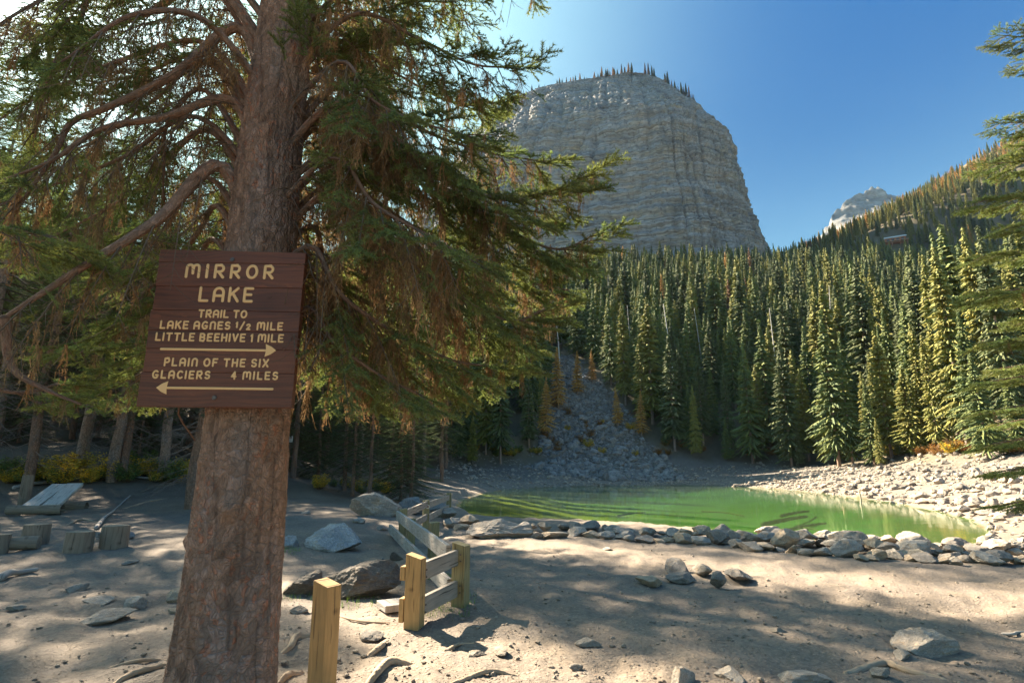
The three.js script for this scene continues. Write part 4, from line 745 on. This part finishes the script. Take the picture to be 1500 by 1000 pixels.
{
  const B = new Boughs(spruce);
  const px = (l) => l.map(([u, v, d]) => at(u > 480 ? u - 0.13 * (u - 480) : u, v, d)), from = (h) => trunkAxis(h).add(V(0, 0, 0));
  // boughs reaching over the beach: height on the trunk, then points along the bough
  const right = [
    [4.4, [[560, -40, 3.5], [650, -60, 3.7], [705, -20, 3.9]], 0.035], [4.2, [[520, -20, 3.7], [600, 0, 4.0], [700, 10, 4.3], [716, 40, 4.4]], 0.035], [4.0, [[530, 20, 3.3], [640, 60, 3.4], [730, 95, 3.5], [803, 97, 3.6]], 0.035],
    [3.85, [[500, 60, 3.8], [600, 110, 4.3], [690, 150, 4.6], [770, 150, 4.8]], 0.033], [3.7, [[500, 90, 3.1], [560, 150, 2.95], [640, 180, 2.9], [720, 200, 2.95]], 0.03], [3.5, [[520, 120, 3.6], [640, 190, 3.8], [760, 225, 4.0], [848, 236, 4.1]], 0.04],
    [3.4, [[500, 150, 3.2], [620, 220, 3.2], [760, 290, 3.3], [850, 285, 3.35], [918, 256, 3.4]], 0.042], [3.3, [[500, 170, 3.9], [620, 250, 4.3], [740, 310, 4.6], [830, 330, 4.9]], 0.038], [3.2, [[520, 210, 3.5], [660, 270, 3.6], [790, 340, 3.7], [870, 365, 3.7], [926, 345, 3.75]], 0.045],
    [3.05, [[490, 230, 3.1], [560, 300, 2.9], [660, 350, 2.85], [740, 390, 2.9]], 0.032], [2.9, [[500, 270, 3.7], [620, 330, 4.0], [760, 400, 4.2], [886, 425, 4.3]], 0.042], [2.8, [[490, 280, 3.4], [560, 350, 3.4], [680, 420, 3.5], [790, 470, 3.6], [850, 450, 3.7]], 0.04],
    [2.65, [[460, 330, 3.6], [480, 400, 3.8], [560, 450, 4.0], [680, 480, 4.2], [800, 500, 4.4]], 0.038], [2.55, [[455, 360, 3.3], [500, 430, 3.3], [600, 490, 3.4], [700, 530, 3.5], [768, 535, 3.6]], 0.04], [2.35, [[455, 400, 3.8], [500, 470, 4.1], [580, 520, 4.4], [690, 570, 4.7]], 0.034],
    [2.25, [[450, 440, 3.7], [480, 520, 4.0], [530, 560, 4.2], [600, 585, 4.4]], 0.03], [2.2, [[450, 450, 3.3], [490, 500, 3.2], [560, 545, 3.2], [640, 580, 3.3]], 0.03],
    [3.9, [[480, 40, 3.9], [520, 60, 4.5], [560, 100, 5.2]], 0.035], [3.0, [[480, 250, 4.0], [540, 320, 4.9], [610, 380, 5.6]], 0.035], [2.6, [[470, 380, 4.1], [520, 450, 5.0], [600, 520, 5.8]], 0.03], [3.5, [[470, 140, 3.9], [530, 200, 4.7], [620, 250, 5.4]], 0.035], [4.7, [[520, -120, 3.6], [640, -150, 3.8], [740, -110, 4.0]], 0.035], [5.0, [[500, -180, 3.2], [580, -230, 3.1], [680, -220, 3.1]], 0.03],
  ];
  right.forEach(([h, l, r], i) => B.bough([from(h + 0.03), ...px(l)], r * 0.62, { seed: 600 + i, green: i === 4 || i === 6 || i === 8 ? 1.05 : 0.84, brown: h < 3.5 ? 0.8 : 0.5, from: 0.09, droop: 1.2, dens: 0.9, spread: 0.84 }));
  // bare bent limbs on the other side
  const left = [
    [3.72, [[350, 40, 3.35], [250, 112, 3.2], [150, 160, 3.1], [105, 178, 3.05], [80, 225, 3.0], [35, 290, 3.0], [10, 330, 3.0]], 0.052, 0.25], [3.22, [[338, 146, 3.3], [240, 172, 3.15], [150, 188, 3.05], [70, 238, 2.95], [-10, 268, 2.9]], 0.045, 0.2],
    [2.86, [[322, 242, 3.25], [230, 322, 3.0], [130, 385, 2.85], [60, 430, 2.8], [0, 470, 2.75], [-60, 520, 2.7]], 0.056, 0.15], [4.2, [[230, -120, 3.3], [140, -20, 3.2], [108, 42, 3.15], [80, 90, 3.1], [60, 150, 3.1], [50, 200, 3.15]], 0.042, 0.3],
    [3.3, [[290, 130, 3.6], [245, 180, 3.6], [240, 235, 3.6], [238, 292, 3.6]], 0.03, 0.1], [2.55, [[315, 300, 3.6], [290, 340, 3.7], [240, 400, 3.9], [170, 470, 4.1]], 0.03, 0.6], [2.4, [[310, 350, 3.7], [270, 420, 4.0], [190, 480, 4.3]], 0.03, 0.7],
    [4.0, [[300, -20, 3.7], [190, 30, 4.1], [60, 60, 4.5]], 0.035, 0.7], [3.6, [[300, 80, 3.9], [200, 110, 4.5], [90, 130, 5.0]], 0.035, 0.5], [2.1, [[300, 560, 3.8], [260, 600, 3.9], [285, 645, 4.0]], 0.014, 0.1], [3.9, [[300, 30, 3.0], [200, 20, 2.7], [90, 90, 2.5]], 0.03, 0.4], [4.6, [[260, -180, 3.5], [130, -160, 3.6], [0, -80, 3.7]], 0.035, 0.6],
    [4.1, [[310, -30, 4.0], [220, 20, 4.6], [120, 50, 5.2], [20, 70, 5.6]], 0.03, 0.85], [3.5, [[300, 90, 3.9], [220, 150, 4.6], [130, 210, 5.2], [40, 250, 5.6]], 0.03, 0.8], [3.1, [[300, 190, 3.8], [210, 270, 4.4], [110, 330, 4.9], [20, 370, 5.2]], 0.03, 0.85], [2.8, [[300, 260, 3.9], [230, 350, 4.6], [150, 420, 5.2]], 0.026, 0.9], [4.4, [[280, -90, 3.2], [180, -40, 2.9], [60, 0, 2.7], [-40, 60, 2.6]], 0.03, 0.6], [3.7, [[290, 60, 3.7], [170, 90, 3.8], [40, 150, 3.9], [-40, 200, 4.0]], 0.028, 0.75], [4.8, [[290, -160, 3.9], [160, -120, 4.3], [30, -60, 4.7]], 0.03, 0.8], [3.3, [[280, 170, 3.5], [180, 230, 3.5], [80, 270, 3.5], [0, 300, 3.5]], 0.024, 0.7], [2.5, [[290, 380, 3.9], [200, 470, 4.4], [110, 520, 4.8]], 0.024, 1.0], [2.2, [[290, 480, 4.0], [220, 540, 4.5], [130, 575, 5.0]], 0.022, 1.0],
  ];
  left.forEach(([h, l, r, gr], i) => B.bough([from(h), ...px(l)], r, { seed: 650 + i, green: i > 11 ? gr * 0.75 : gr, brown: 0.12, from: i < 3 ? 0.3 : 0.2, dens: i > 11 ? 0.6 : 0.5, spread: 0.95 }));
  B.bough(px([[6, 468, 2.76], [18, 540, 2.8], [70, 572, 2.85], [118, 592, 2.9]]), 0.026, { seed: 690, green: 0.1, brown: 0.3, dens: 0.4 });
  B.bough(px([[-40, 330, 2.6], [20, 335, 2.6], [70, 345, 2.65], [112, 362, 2.7]]), 0.014, { seed: 691, green: 1.3, brown: 0.1, dens: 1.2, spread: 0.8 });
  B.bough(px([[-40, 560, 3.0], [30, 575, 3.1], [90, 560, 3.2]]), 0.014, { seed: 692, green: 0.8, brown: 0.4, dens: 1, spread: 0.8 });
  B.bough(px([[432, 96, 3.1], [440, 98, 3.0]]), 0.003, { seed: 693, green: 1.3, brown: 0, dens: 1.2, spread: 0.2 });
  // upper crown above the picture
  const r = rngOf(699); for (let i = 0; i < 16; i++) { const h = 5.6 + 5 * i / 16, a = i * 2.4, L = 2.0 * (1 - 0.09 * i / 1.6) * (0.7 + 0.4 * r()), c = trunkAxis(h), d = V(Math.cos(a), 0, Math.sin(a)); B.bough([c, c.clone().addScaledVector(d, L * 0.5).add(V(0, -0.1, 0)), c.clone().addScaledVector(d, L).add(V(0, -0.35, 0))], 0.03, { seed: 700 + i, green: 1, brown: 0.3, dens: 0.6 }); }
  console.log('spruce sprays', B.finish([M.needle, M.lichen]));
}
{ // spruce standing outside the frame whose bough tips reach in
  const p = V(8.3, 0.05, -5.2), t = base('spruce_tree', V(0, 0, 0)); tag(t, 'spruce at the edge of the beach whose sunlit bough tips reach over the lake', 'spruce tree');
  const tg = trunkGeo(9, 0.2, 0.03, 16, 30, 0.05); tg.translate(p.x, -0.1, p.z); mesh('trunk', tg, M.bark, t);
  const B = new Boughs(t), tips = [[1458, 52, 6.0, 5.7], [1490, 88, 5.8, 5.5], [1450, 180, 6.0, 5.0], [1432, 240, 5.8, 4.7], [1420, 295, 5.6, 4.4], [1465, 330, 5.2, 4.2], [1425, 375, 5.9, 3.9], [1412, 432, 5.6, 3.6], [1420, 440, 6.4, 3.55], [1440, 500, 5.4, 3.2], [1430, 560, 5.9, 2.9], [1445, 600, 5.5, 2.6], [1440, 650, 5.9, 2.3], [1455, 690, 5.4, 2.1], [1462, 738, 5.6, 1.8], [1480, 215, 6.8, 4.9], [1455, 620, 6.6, 2.6], [1450, 540, 6.7, 3.0], [1470, 470, 6.6, 3.5]];
  tips.forEach(([u, v, d, h], i) => { const e = at(u + 14, v, d), c = V(p.x, h, p.z); B.bough([c, c.clone().lerp(e, 0.35).add(V(0, 0.08, 0)), c.clone().lerp(e, 0.7).add(V(0, 0.02, 0)), e], 0.022, { seed: 760 + i, green: 1.4, brown: 0.05, from: 0.3, droop: 0.35, spread: 0.6, dens: 1.0 }); });
  console.log('edge spruce', B.finish([M.needle, M.lichen]));
}
// ------------------------------------------------------------------ trail sign
{
  const D = 3.09, c = ['238,366', '447,372', '430,597', '207,597'].map((s) => { const [u, v] = s.split(',').map(Number); return at(u, v, D); });
  const W = (c[1].x - c[0].x + c[2].x - c[3].x) / 2, Hs = (c[0].y + c[1].y - c[2].y - c[3].y) / 2, cen = c.reduce((a, p) => a.add(p), V(0, 0, 0)).multiplyScalar(0.25);
  const s = base('trail_sign', cen); s.rotation.set(0, 0.03, -0.008); tag(s, 'brown plank trail sign with yellow routed lettering on the spruce trunk', 'sign');
  const edges = [0, 0.085, 0.245, 0.40, 0.53, 0.645, 0.79, 1.0], [bc, bb] = textures(512, 256, (u, v) => { const w = (tf(u, v, 2, 4, 3, 71) - 0.5) * 0.12, g = tf(u, v + w, 3, 60, 3, 72), g2 = tf(u, v + w, 8, 120, 2, 73), sc = sstep(0.73, 0.8, tf(u, v, 6, 9, 5, 75)) * 0.7, t = 0.72 + 0.5 * (g - 0.5) + 0.35 * (g2 - 0.5) + 0.3 * (tf(u, v, 6, 5, 4, 78) - 0.5); return [t + sc, t + sc, t + sc, 0.5 + 0.5 * (g2 - 0.5) + 0.4 * (g - 0.5)]; });
  for (let i = 0; i + 1 < edges.length; i++) {
    const h = (edges[i + 1] - edges[i]) * Hs, g = new RoundedBoxGeometry(W - 0.004 * ((i * 7) % 3), h - 0.0012, 0.045, 2, 0.003); const p = g.attributes.position; if (i === 0) for (let k = 0; k < p.count; k++) if (p.getY(k) > 0) p.setY(k, p.getY(k) - 0.006 * (p.getX(k) / W + 0.5) + 0.002 * n2(p.getX(k) * 20, 3));
    const q = boxUV(g, 1.0, 1), uv = q.attributes.uv; for (let k = 0; k < uv.count; k++) uv.setXY(k, uv.getX(k) * 1.1 + i * 0.31, uv.getY(k) * 1.6 + i * 0.43);
    const f = [1, 1.12, 0.9, 0.95, 0.85, 1.08, 0.98][i];
    const o = mesh('plank', q, mat({ map: bc, bumpMap: bb, bumpScale: 0.0016, color: col(0.15 * f, 0.043 * f, 0.0145 * f), roughness: 0.6 }), s); o.position.set(0.0015 * ((i % 3) - 1), Hs / 2 - (edges[i] + edges[i + 1]) / 2 * Hs, 0.0006 * (i % 2));
  }
  // single-stroke letters, x then y in a unit box
  const arc = (cx, cy, rx, ry, a0, a1, n = 10) => Array.from({ length: n + 1 }, (_, i) => { const a = (a0 + (a1 - a0) * i / n) * Math.PI / 180; return [cx + rx * Math.cos(a), cy + ry * Math.sin(a)]; });
  const F = {
    M: [0.86, [[0, 0], [0, 0.78], ...arc(0.2, 0.78, 0.2, 0.22, 180, 20, 6), [0.42, 0.62], [0.44, 0.3]], [[0.44, 0.55], ...arc(0.65, 0.78, 0.2, 0.22, 160, 0, 6), [0.86, 0]]],
    I: [0.02, [[0, 0], [0, 1]]], R: [0.56, [[0, 0], [0, 1], [0.3, 1], ...arc(0.3, 0.73, 0.25, 0.27, 90, -90, 8), [0.02, 0.46]], [[0.22, 0.46], [0.56, 0]]],
    O: [0.66, arc(0.33, 0.5, 0.33, 0.5, 90, 450, 20)], L: [0.5, [[0, 1], [0, 0], [0.5, 0]]], A: [0.6, [[0, 0], [0, 0.62], ...arc(0.3, 0.65, 0.3, 0.35, 180, 0, 10), [0.6, 0]], [[0, 0.4], [0.6, 0.4]]],
    K: [0.56, [[0, 0], [0, 1]], [[0.52, 1], [0.04, 0.46]], [[0.2, 0.6], [0.56, 0]]], E: [0.5, [[0.5, 1], [0, 1], [0, 0], [0.5, 0]], [[0, 0.52], [0.42, 0.52]]], T: [0.6, [[0, 1], [0.6, 1]], [[0.3, 1], [0.3, 0]]],
    G: [0.62, [...arc(0.33, 0.5, 0.33, 0.5, 50, 310, 14), [0.6, 0.42], [0.36, 0.42]]], N: [0.56, [[0, 0], [0, 0.7], ...arc(0.28, 0.72, 0.28, 0.28, 180, 0, 9), [0.56, 0]]],
    S: [0.52, [...arc(0.27, 0.75, 0.25, 0.25, 30, 250, 9), ...arc(0.26, 0.26, 0.26, 0.26, 80, -150, 9)]], H: [0.56, [[0, 0], [0, 1]], [[0.56, 0], [0.56, 1]], [[0, 0.5], [0.56, 0.5]]],
    B: [0.54, [[0, 0.52], [0.28, 0.52], ...arc(0.28, 0.76, 0.22, 0.24, -90, 90, 8), [0, 1], [0, 0], [0.3, 0], ...arc(0.3, 0.26, 0.24, 0.26, -90, 90, 8), [0, 0.52]]], V: [0.58, [[0, 1], [0.29, 0], [0.58, 1]]], P: [0.52, [[0, 0], [0, 1], [0.26, 1], ...arc(0.26, 0.72, 0.26, 0.28, 90, -90, 8), [0, 0.44]]],
    F: [0.48, [[0.48, 1], [0, 1], [0, 0]], [[0, 0.52], [0.4, 0.52]]], C: [0.56, arc(0.33, 0.5, 0.33, 0.5, 48, 312, 14)], X: [0.56, [[0, 0], [0.56, 1]], [[0, 1], [0.56, 0]]],
    1: [0.12, [[0, 0.8], [0.12, 1], [0.12, 0]]], 2: [0.5, [...arc(0.25, 0.74, 0.24, 0.26, 160, -30, 8), [0, 0], [0.5, 0]]], 4: [0.5, [[0.36, 0], [0.36, 1], [0, 0.32], [0.5, 0.32]]], '/': [0.42, [[0, -0.05], [0.42, 1.05]]],
  };
  const paint = mat({ color: col(0.74, 0.45, 0.19), roughness: 0.7 }), zf = 0.0232;
  const strokes = (lines, w) => mergeGeometries(lines.flatMap((l) => {
    const out = []; let run = [l[0]]; const runs = [];
    for (let i = 1; i < l.length; i++) { run.push(l[i]); if (i + 1 < l.length) { const a = Math.atan2(l[i][1] - l[i - 1][1], l[i][0] - l[i - 1][0]), b = Math.atan2(l[i + 1][1] - l[i][1], l[i + 1][0] - l[i][0]), d = Math.abs(Math.atan2(Math.sin(b - a), Math.cos(b - a))); if (d > 0.8) { runs.push(run); run = [l[i]]; } } }
    runs.push(run);
    for (const q of runs) { const v = q.map(([x, y]) => V(x, y, 0)), cv = v.length === 2 ? new THREE.LineCurve3(v[0], v[1]) : new THREE.CatmullRomCurve3(v, false, 'centripetal'); out.push(new THREE.TubeGeometry(cv, v.length === 2 ? 2 : v.length * 2, w / 2, 8)); for (const e of [v[0], v[v.length - 1]]) { const b = new THREE.SphereGeometry(w / 2, 8, 6); b.translate(e.x, e.y, 0); out.push(b); } }
    return out.map((g) => g.scale(1, 1, 0.32));
  }));
  const X = (u) => (u - 0.5) * W, Y = (v) => (0.5 - v) * Hs;
  function line(text, u0, u1, v0, v1, w) {
    const h = Y(v0) - Y(v1) - w, y = Y(v1) + w / 2; let ws = 0, gaps = 0; const sc = (ch) => (ch === ' ' ? 0 : F[ch][0]), gapOf = (a) => (a === ' ' ? 0.36 : 0.34);
    for (let i = 0; i < text.length; i++) { ws += sc(text[i]); if (i + 1 < text.length) gaps += gapOf(text[i]); }
    const total = X(u1) - X(u0) - w, k = Math.min(1.12, total / ((ws + gaps) * h)), kg = (total - ws * h * k) / gaps; let x = X(u0) + w / 2;
    for (let i = 0; i < text.length; i++) {
      const ch = text[i]; if (ch !== ' ') { const small = text.includes('/') && (ch === '1' || ch === '2'), q = small ? 0.72 : 1, lift = ch === '1' && small ? 0.28 : 0; const m = mesh('letter', strokes(F[ch].slice(1).map((l) => l.map(([a, b]) => [x + a * h * k * q, y + (b * q + lift) * h])), w), paint, s); m.position.z = zf; }
      x += sc(ch) * h * k + gapOf(ch) * kg;
    }
  }
  line('MIRROR', 0.19, 0.795, 0.092, 0.19, 0.0165); line('LAKE', 0.302, 0.672, 0.243, 0.345, 0.0165); line('TRAIL TO', 0.316, 0.645, 0.393, 0.447, 0.0105); line('LAKE AGNES 1/2 MILE', 0.073, 0.892, 0.467, 0.522, 0.0105); line('LITTLE BEEHIVE 1 MILE', 0.055, 0.905, 0.543, 0.598, 0.0105);
  line('PLAIN OF THE SIX', 0.136, 0.823, 0.70, 0.755, 0.0105); line('GLACIERS', 0.071, 0.45, 0.778, 0.832, 0.0105); line('4 MILES', 0.583, 0.893, 0.778, 0.832, 0.0105);
  for (const [a, b, v] of [[0.105, 0.857, 0.648], [0.863, 0.116, 0.886]]) {
    const d = Math.sign(b - a), sh = new THREE.Shape([[0, 0.034], [0.03, 0.02], [0.056, 0], [0.03, -0.02], [0, -0.034], [0.005, 0]].map(([x, y]) => new THREE.Vector2(x * d, y))), head = new THREE.ExtrudeGeometry(sh, { depth: 0.001, bevelEnabled: true, bevelSize: 0.002, bevelThickness: 0.0012, bevelSegments: 2 }).translate(X(b) - 0.054 * d, Y(v), 0);
    const shaft = strokes([[[X(a), Y(v)], [X(b) - 0.05 * d, Y(v)]]], 0.0135); const m = mesh('arrow', mergeGeometries([head, shaft.toNonIndexed()].map((g) => (g.index ? g.toNonIndexed() : g))), paint, s); m.position.z = zf;
  }
  const steel = mat({ color: col(0.12, 0.10, 0.09), roughness: 0.45, metalness: 0.8 }); for (const [u, v] of [[0.5, 0.062], [0.495, 0.943]]) { const b = mesh('bolt', new THREE.CylinderGeometry(0.009, 0.011, 0.008, 16), steel, s); b.rotation.x = Math.PI / 2; b.position.set(X(u), Y(v), 0.026); const k = mesh('washer', new THREE.TorusGeometry(0.011, 0.0022, 6, 20), steel, b); k.rotation.x = Math.PI / 2; }
}

// ------------------------------------------------------------------ trees round the clearing
{
  const T = [ // pixel of the foot (or x, z when the third entry says so), kind, scale, label
    [-6.3, -26, 0, 0.48, 'pale slender spruce trunk with bare lower branches at the lake end of the path', 1], [-4.7, -27.5, 2, 0.6, 'leaning green spruce with low boughs hanging beside the lake', 1], [-7.6, -28, 0, 0.5, 'dark spruce behind the pale slender one', 1], [-5.6, -29.5, 3, 1.0, 'bushy young spruce between the pale trunk and the lake', 1], [-8.6, -30, 2, 0.8, 'low branched dark spruce by the path behind the boulders', 1], [429, 700, 0, 0.8, 'dark spruce by the path carrying the small white card'],
    [163, 704, 1, 0.95, 'thick dark spruce trunk among the yellow shrubs'], [178, 702, 0, 0.95, 'dark spruce trunk standing close to a thicker one'], [236, 702, 1, 0.9, 'brown spruce trunk near the sign tree edge of the yellow shrubs'], [38, 712, 0, 1.0, 'thin dark spruce behind the plank bench'], [-8.9, -19.5, 1, 0.9, 'tall spruce hidden behind the trunk of the sign tree', 1], [-10.4, -19.2, 0, 1.1, 'tall spruce beside the one hidden behind the sign tree', 1],
  ];
  T.forEach(([u, v, k, s, label, xz], i) => tag(midTree('spruce_tree', xz ? onGround(u, v) : ground(u, v), k, i * 1.3, s), label, 'spruce tree'));
  const more = [[-13.5, -8, 1, 0.9], [-17.5, -12.5, 0, 1.0], [-17, -18, 1, 1.0], [-22, -21, 0, 1.1], [-20, -27, 1, 1.05], [-27, -30, 1, 1.1], [-15, -33, 0, 1.0], [-24, -38, 0, 1.2], [-32, -40, 1, 1.1], [-18, -44, 2, 1.2], [-10.5, -40, 1, 0.9], [-28, -50, 0, 1.2], [-36, -48, 1, 1.2], [-14, -52, 0, 1.1], [-21, -56, 1, 1.1], [-8.5, -48, 2, 1.1], [-31, -24, 0, 1.1], [-12, -36, 3, 1.3], [-16, -38, 3, 1.4], [-22, -33, 3, 1.3], [-26, -36, 2, 1.0], [-7.5, -36, 3, 1.2], [-40, -56, 1, 1.2], [-7, -58, 0, 1.0], [-30, -60, 1, 1.3], [-18, -64, 0, 1.2], [-10, -66, 1, 1.0], [-44, -42, 0, 1.3], [-38, -33, 1, 1.2], [-13.5, -29.5, 2, 0.9]];
  more.forEach(([x, z, k, s], i) => tag(midTree('spruce_tree', onGround(x, z), k, i * 2.1 + 0.4, s), k > 1 ? 'young bushy spruce in the dim forest behind the clearing' : 'tall spruce in the dim forest behind the clearing', 'spruce tree', k > 1 ? 'young spruces behind the clearing' : 'tall spruces behind the clearing'));
  const r = rngOf(888); let n = 0;
  for (let i = 0; i < 4000 && n < 95; i++) {
    const d = 29 + 52 * r(), x = -(5 + d * 0.98 * r()), s = lakeDist(x, -d); if (s < 7 || x > -14 && s < 13 || d < 33 && x > -9) continue;
    const k = [3, 2, 3, 0, 2, 1][n % 6]; n++;
    tag(midTree('spruce_tree', onGround(x, -d), k, r() * 6.3, 0.8 + 0.6 * r()), k > 1 ? 'young bushy spruce in the dim forest behind the clearing' : 'tall spruce in the dim forest behind the clearing', 'spruce tree', k > 1 ? 'young spruces behind the clearing' : 'tall spruces behind the clearing');
  }
}
// shrubs: stems with leaves
function shrubGeo(seed, tones, n = 900, up = 1) {
  const r = rngOf(seed), s = new Soup();
  for (let i = 0; i < 34; i++) {
    const a = r() * 6.28, o = 0.3 + 0.7 * r(), e = V(Math.cos(a) * o * 0.55, (0.35 + 0.6 * r()) * up, Math.sin(a) * o * 0.55), b = V(e.x * 0.25, 0, e.z * 0.25); s.strip([b, b.clone().lerp(e, 0.5).add(V(0, 0.06, 0)), e], [0.008, 0.005, 0.003], [0.12, 0.08, 0.05], 3);
    const k = tones[Math.floor(r() * tones.length)];
    for (let q = 0; q < n / 34; q++) { const t = 0.3 + 0.75 * r(), c = b.clone().lerp(e, t).add(V((r() - 0.5) * 0.16, (r() - 0.5) * 0.14, (r() - 0.5) * 0.16)), u = V(r() - 0.5, 0.4 * (r() - 0.5), r() - 0.5).normalize().multiplyScalar(0.045 * (0.6 + 0.7 * r())), w = V(r() - 0.5, 0.5 * r(), r() - 0.5).cross(u).normalize().multiplyScalar(0.017), m = 0.7 + 0.6 * r(), kk = [k[0] * m, k[1] * m, k[2] * m]; s.tri(c, c.clone().add(u).add(w), c.clone().addScaledVector(u, 2), kk); s.tri(c, c.clone().addScaledVector(u, 2), c.clone().add(u).sub(w), kk); }
  }
  return s.geo();
}
{
  const yel = [[0.72, 0.44, 0.03], [0.62, 0.40, 0.05], [0.40, 0.34, 0.05], [0.18, 0.22, 0.05]], grn = [[0.10, 0.16, 0.05], [0.13, 0.18, 0.05], [0.20, 0.22, 0.05]], org = [[0.38, 0.15, 0.03], [0.30, 0.17, 0.05], [0.20, 0.12, 0.04]];
  const sm = foliage({ vertexColors: true, transmission: 0.3, thickness: 0, specularIntensity: 0.3 }), S = [shrubGeo(801, yel, 1700), shrubGeo(802, grn, 1700), shrubGeo(803, org, 1300), shrubGeo(804, [...yel, ...grn], 1700)];
  const names = ['yellow leaved shrub', 'green shrub', 'rusty orange shrub', 'green and yellow shrub'];
  const put = (u, v, k, s, where, group) => { const p = ground(u, v), m = mesh('shrub', S[k], sm); m.position.copy(p); m.scale.set(s * 1.3, s, s * 1.3); m.rotation.y = u * 1.7; tag(m, names[k] + ' ' + where, 'shrub', group); };
  const r = rngOf(820);
  for (let i = 0; i < 34; i++) { const u = lerp(-20, 275, r()); put(u, lerp(690, 713, r()), [0, 3, 0, 1, 3][i % 5], 0.4 + 0.7 * r(), 'on the forest floor behind the clearing', names[[0, 3, 0, 1, 3][i % 5]] + 's behind the clearing'); }
  for (let i = 0; i < 14; i++) put(lerp(452, 575, r()), lerp(712, 724, r()), [3, 1, 3, 0][i % 4], 0.42 + 0.3 * r(), 'under the dark spruces behind the rounded boulder', names[[3, 1, 3, 0][i % 4]] + 's under the dark spruces');
  for (let i = 0; i < 40; i++) { const u = lerp(1040, 1500, r()); put(u, lerp(660, 669, r()) - (u > 1400 ? 3 : 0), [1, 3, 2, 1, 2][i % 5], 0.9 + 1.0 * r(), 'along the foot of the far forest', names[[1, 3, 2, 1, 2][i % 5]] + 's along the far shore'); }
  for (let i = 0; i < 34; i++) put(lerp(790, 1040, r()), lerp(590, 668, r()), i % 3 ? 2 : 0, 0.8 + 0.8 * r(), 'on the scree edge across the lake', names[i % 3 ? 2 : 0] + 's on the scree edge');
  for (let i = 0; i < 16; i++) put(lerp(655, 800, r()), lerp(660, 669, r()), i % 3 ? 3 : 1, 0.8 + 0.8 * r(), 'on the shaded far bank', names[i % 3 ? 3 : 1] + 's on the shaded far bank');
  // grass at the fence
  const gr = new Soup(), q = rngOf(830); for (const [u, v, n, sp] of [[662, 880, 260, 0.28], [655, 893, 160, 0.25], [640, 846, 240, 0.2], [420, 806, 160, 0.2], [520, 880, 120, 0.3], [440, 872, 100, 0.3]]) { const c = ground(u, v); for (let i = 0; i < n; i++) { const x = c.x + (q() - 0.5) * 2 * sp, z = c.z + (q() - 0.5) * 2 * sp, b = onGround(x, z), h = 0.03 + 0.06 * q(), e = b.clone().add(V((q() - 0.5) * 0.06, h, (q() - 0.5) * 0.06)), w = V(q() - 0.5, 0, q() - 0.5).normalize().multiplyScalar(0.0025), m = 0.7 + 0.6 * q(); gr.tri(b.clone().add(w), e, b.clone().sub(w), [0.16 * m, 0.26 * m, 0.04 * m]); } }
  tag(mesh('grass', gr.geo(), foliage({ vertexColors: true, transmission: 0.3, thickness: 0 })), 'small tufts of grass round the fence posts and boulders', 'grass', null, 'stuff');
  // needles, twigs and litter on the ground
  const lt = new Soup(); for (let i = 0; i < 11000; i++) { const a = lerp(-0.85, 0.8, q()), d = 2.2 + 13 * q() * q(), b = onGround(Math.sin(a) * d, -Math.cos(a) * d); if (lakeDist(b.x, b.z) < 0.3) continue; b.y += 0.004; const L = 0.012 + 0.05 * q() * q() + (q() < 0.02 ? 0.12 : 0), t = q() * 6.28, u = V(Math.cos(t) * L, 0.004, Math.sin(t) * L), w = V(-Math.sin(t), 0, Math.cos(t)).multiplyScalar(0.0022 + 0.003 * q()), m = 0.5 + 0.9 * q(); lt.tri(b.clone().add(w), b.clone().add(u), b.clone().sub(w), [0.16 * m, 0.10 * m, 0.06 * m]); }
  tag(mesh('needle_litter', lt.geo(), mat({ vertexColors: true })), 'fallen needles and bits of twig on the clearing', 'litter', null, 'stuff');
}
{ // hut high on the slope
  const p = ground(1312, 357), g = base('mountain_hut', p.add(V(0, 1, 0)), -0.5), w = 10.5; g.scale.setScalar(1.35); tag(g, 'small log tea house with a pale roof high on the dark slope', 'hut');
  const logs = mat({ color: col(0.30, 0.13, 0.06) }), roofM = mat({ color: col(0.62, 0.60, 0.58) });
  const wall = mesh('wall', new THREE.BoxGeometry(w, 3.2, 5.5), logs, g); wall.position.y = 0.6;
  const sh = new THREE.Shape([[-3.6, 0], [0, 1.8], [3.6, 0], [3.5, -0.2], [0, 1.55], [-3.5, -0.2]].map(([x, y]) => new THREE.Vector2(x, y))), roof = mesh('roof', new THREE.ExtrudeGeometry(sh, { depth: w + 1.2, bevelEnabled: false }).translate(0, 0, -(w + 1.2) / 2).rotateY(Math.PI / 2), roofM, g); roof.position.y = 2.3;
  const glass = mat({ color: col(0.05, 0.06, 0.07), roughness: 0.15 }); for (let i = 0; i < 4; i++) { const q = mesh('window', new THREE.BoxGeometry(1.4, 1.2, 0.1), glass, g); q.position.set(-3.6 + i * 2.4, 1.0, 2.78); }
  const deck = mesh('deck', new THREE.BoxGeometry(w + 2, 0.3, 2.5), mat({ color: col(0.34, 0.2, 0.12) }), g); deck.position.set(0, -0.4, 4.0); for (const x of [-5.5, -2, 2, 5.5]) { const c = mesh('deck_post', new THREE.BoxGeometry(0.3, 3, 0.3), logs, g); c.position.set(x, -2, 5); }
}
{ // small notice behind the trunk
  const f = ground(429, 700), p = at(425, 643, -f.z - 0.22), g = base('notice', p); tag(g, 'small white notice card on the dark trunk behind the sign tree', 'notice'); const h = 0;
  const cd = mesh('card', new RoundedBoxGeometry(0.30, 0.34, 0.01, 1, 0.003), mat({ color: col(0.62, 0.64, 0.64) }), g); cd.position.set(0, h, 0.026); const bar = mesh('print_band', new THREE.BoxGeometry(0.22, 0.10, 0.002), mat({ color: col(0.35, 0.33, 0.30) }), cd); bar.position.set(0, 0.08, 0.0065);
}
renderer.render(scene, camera);
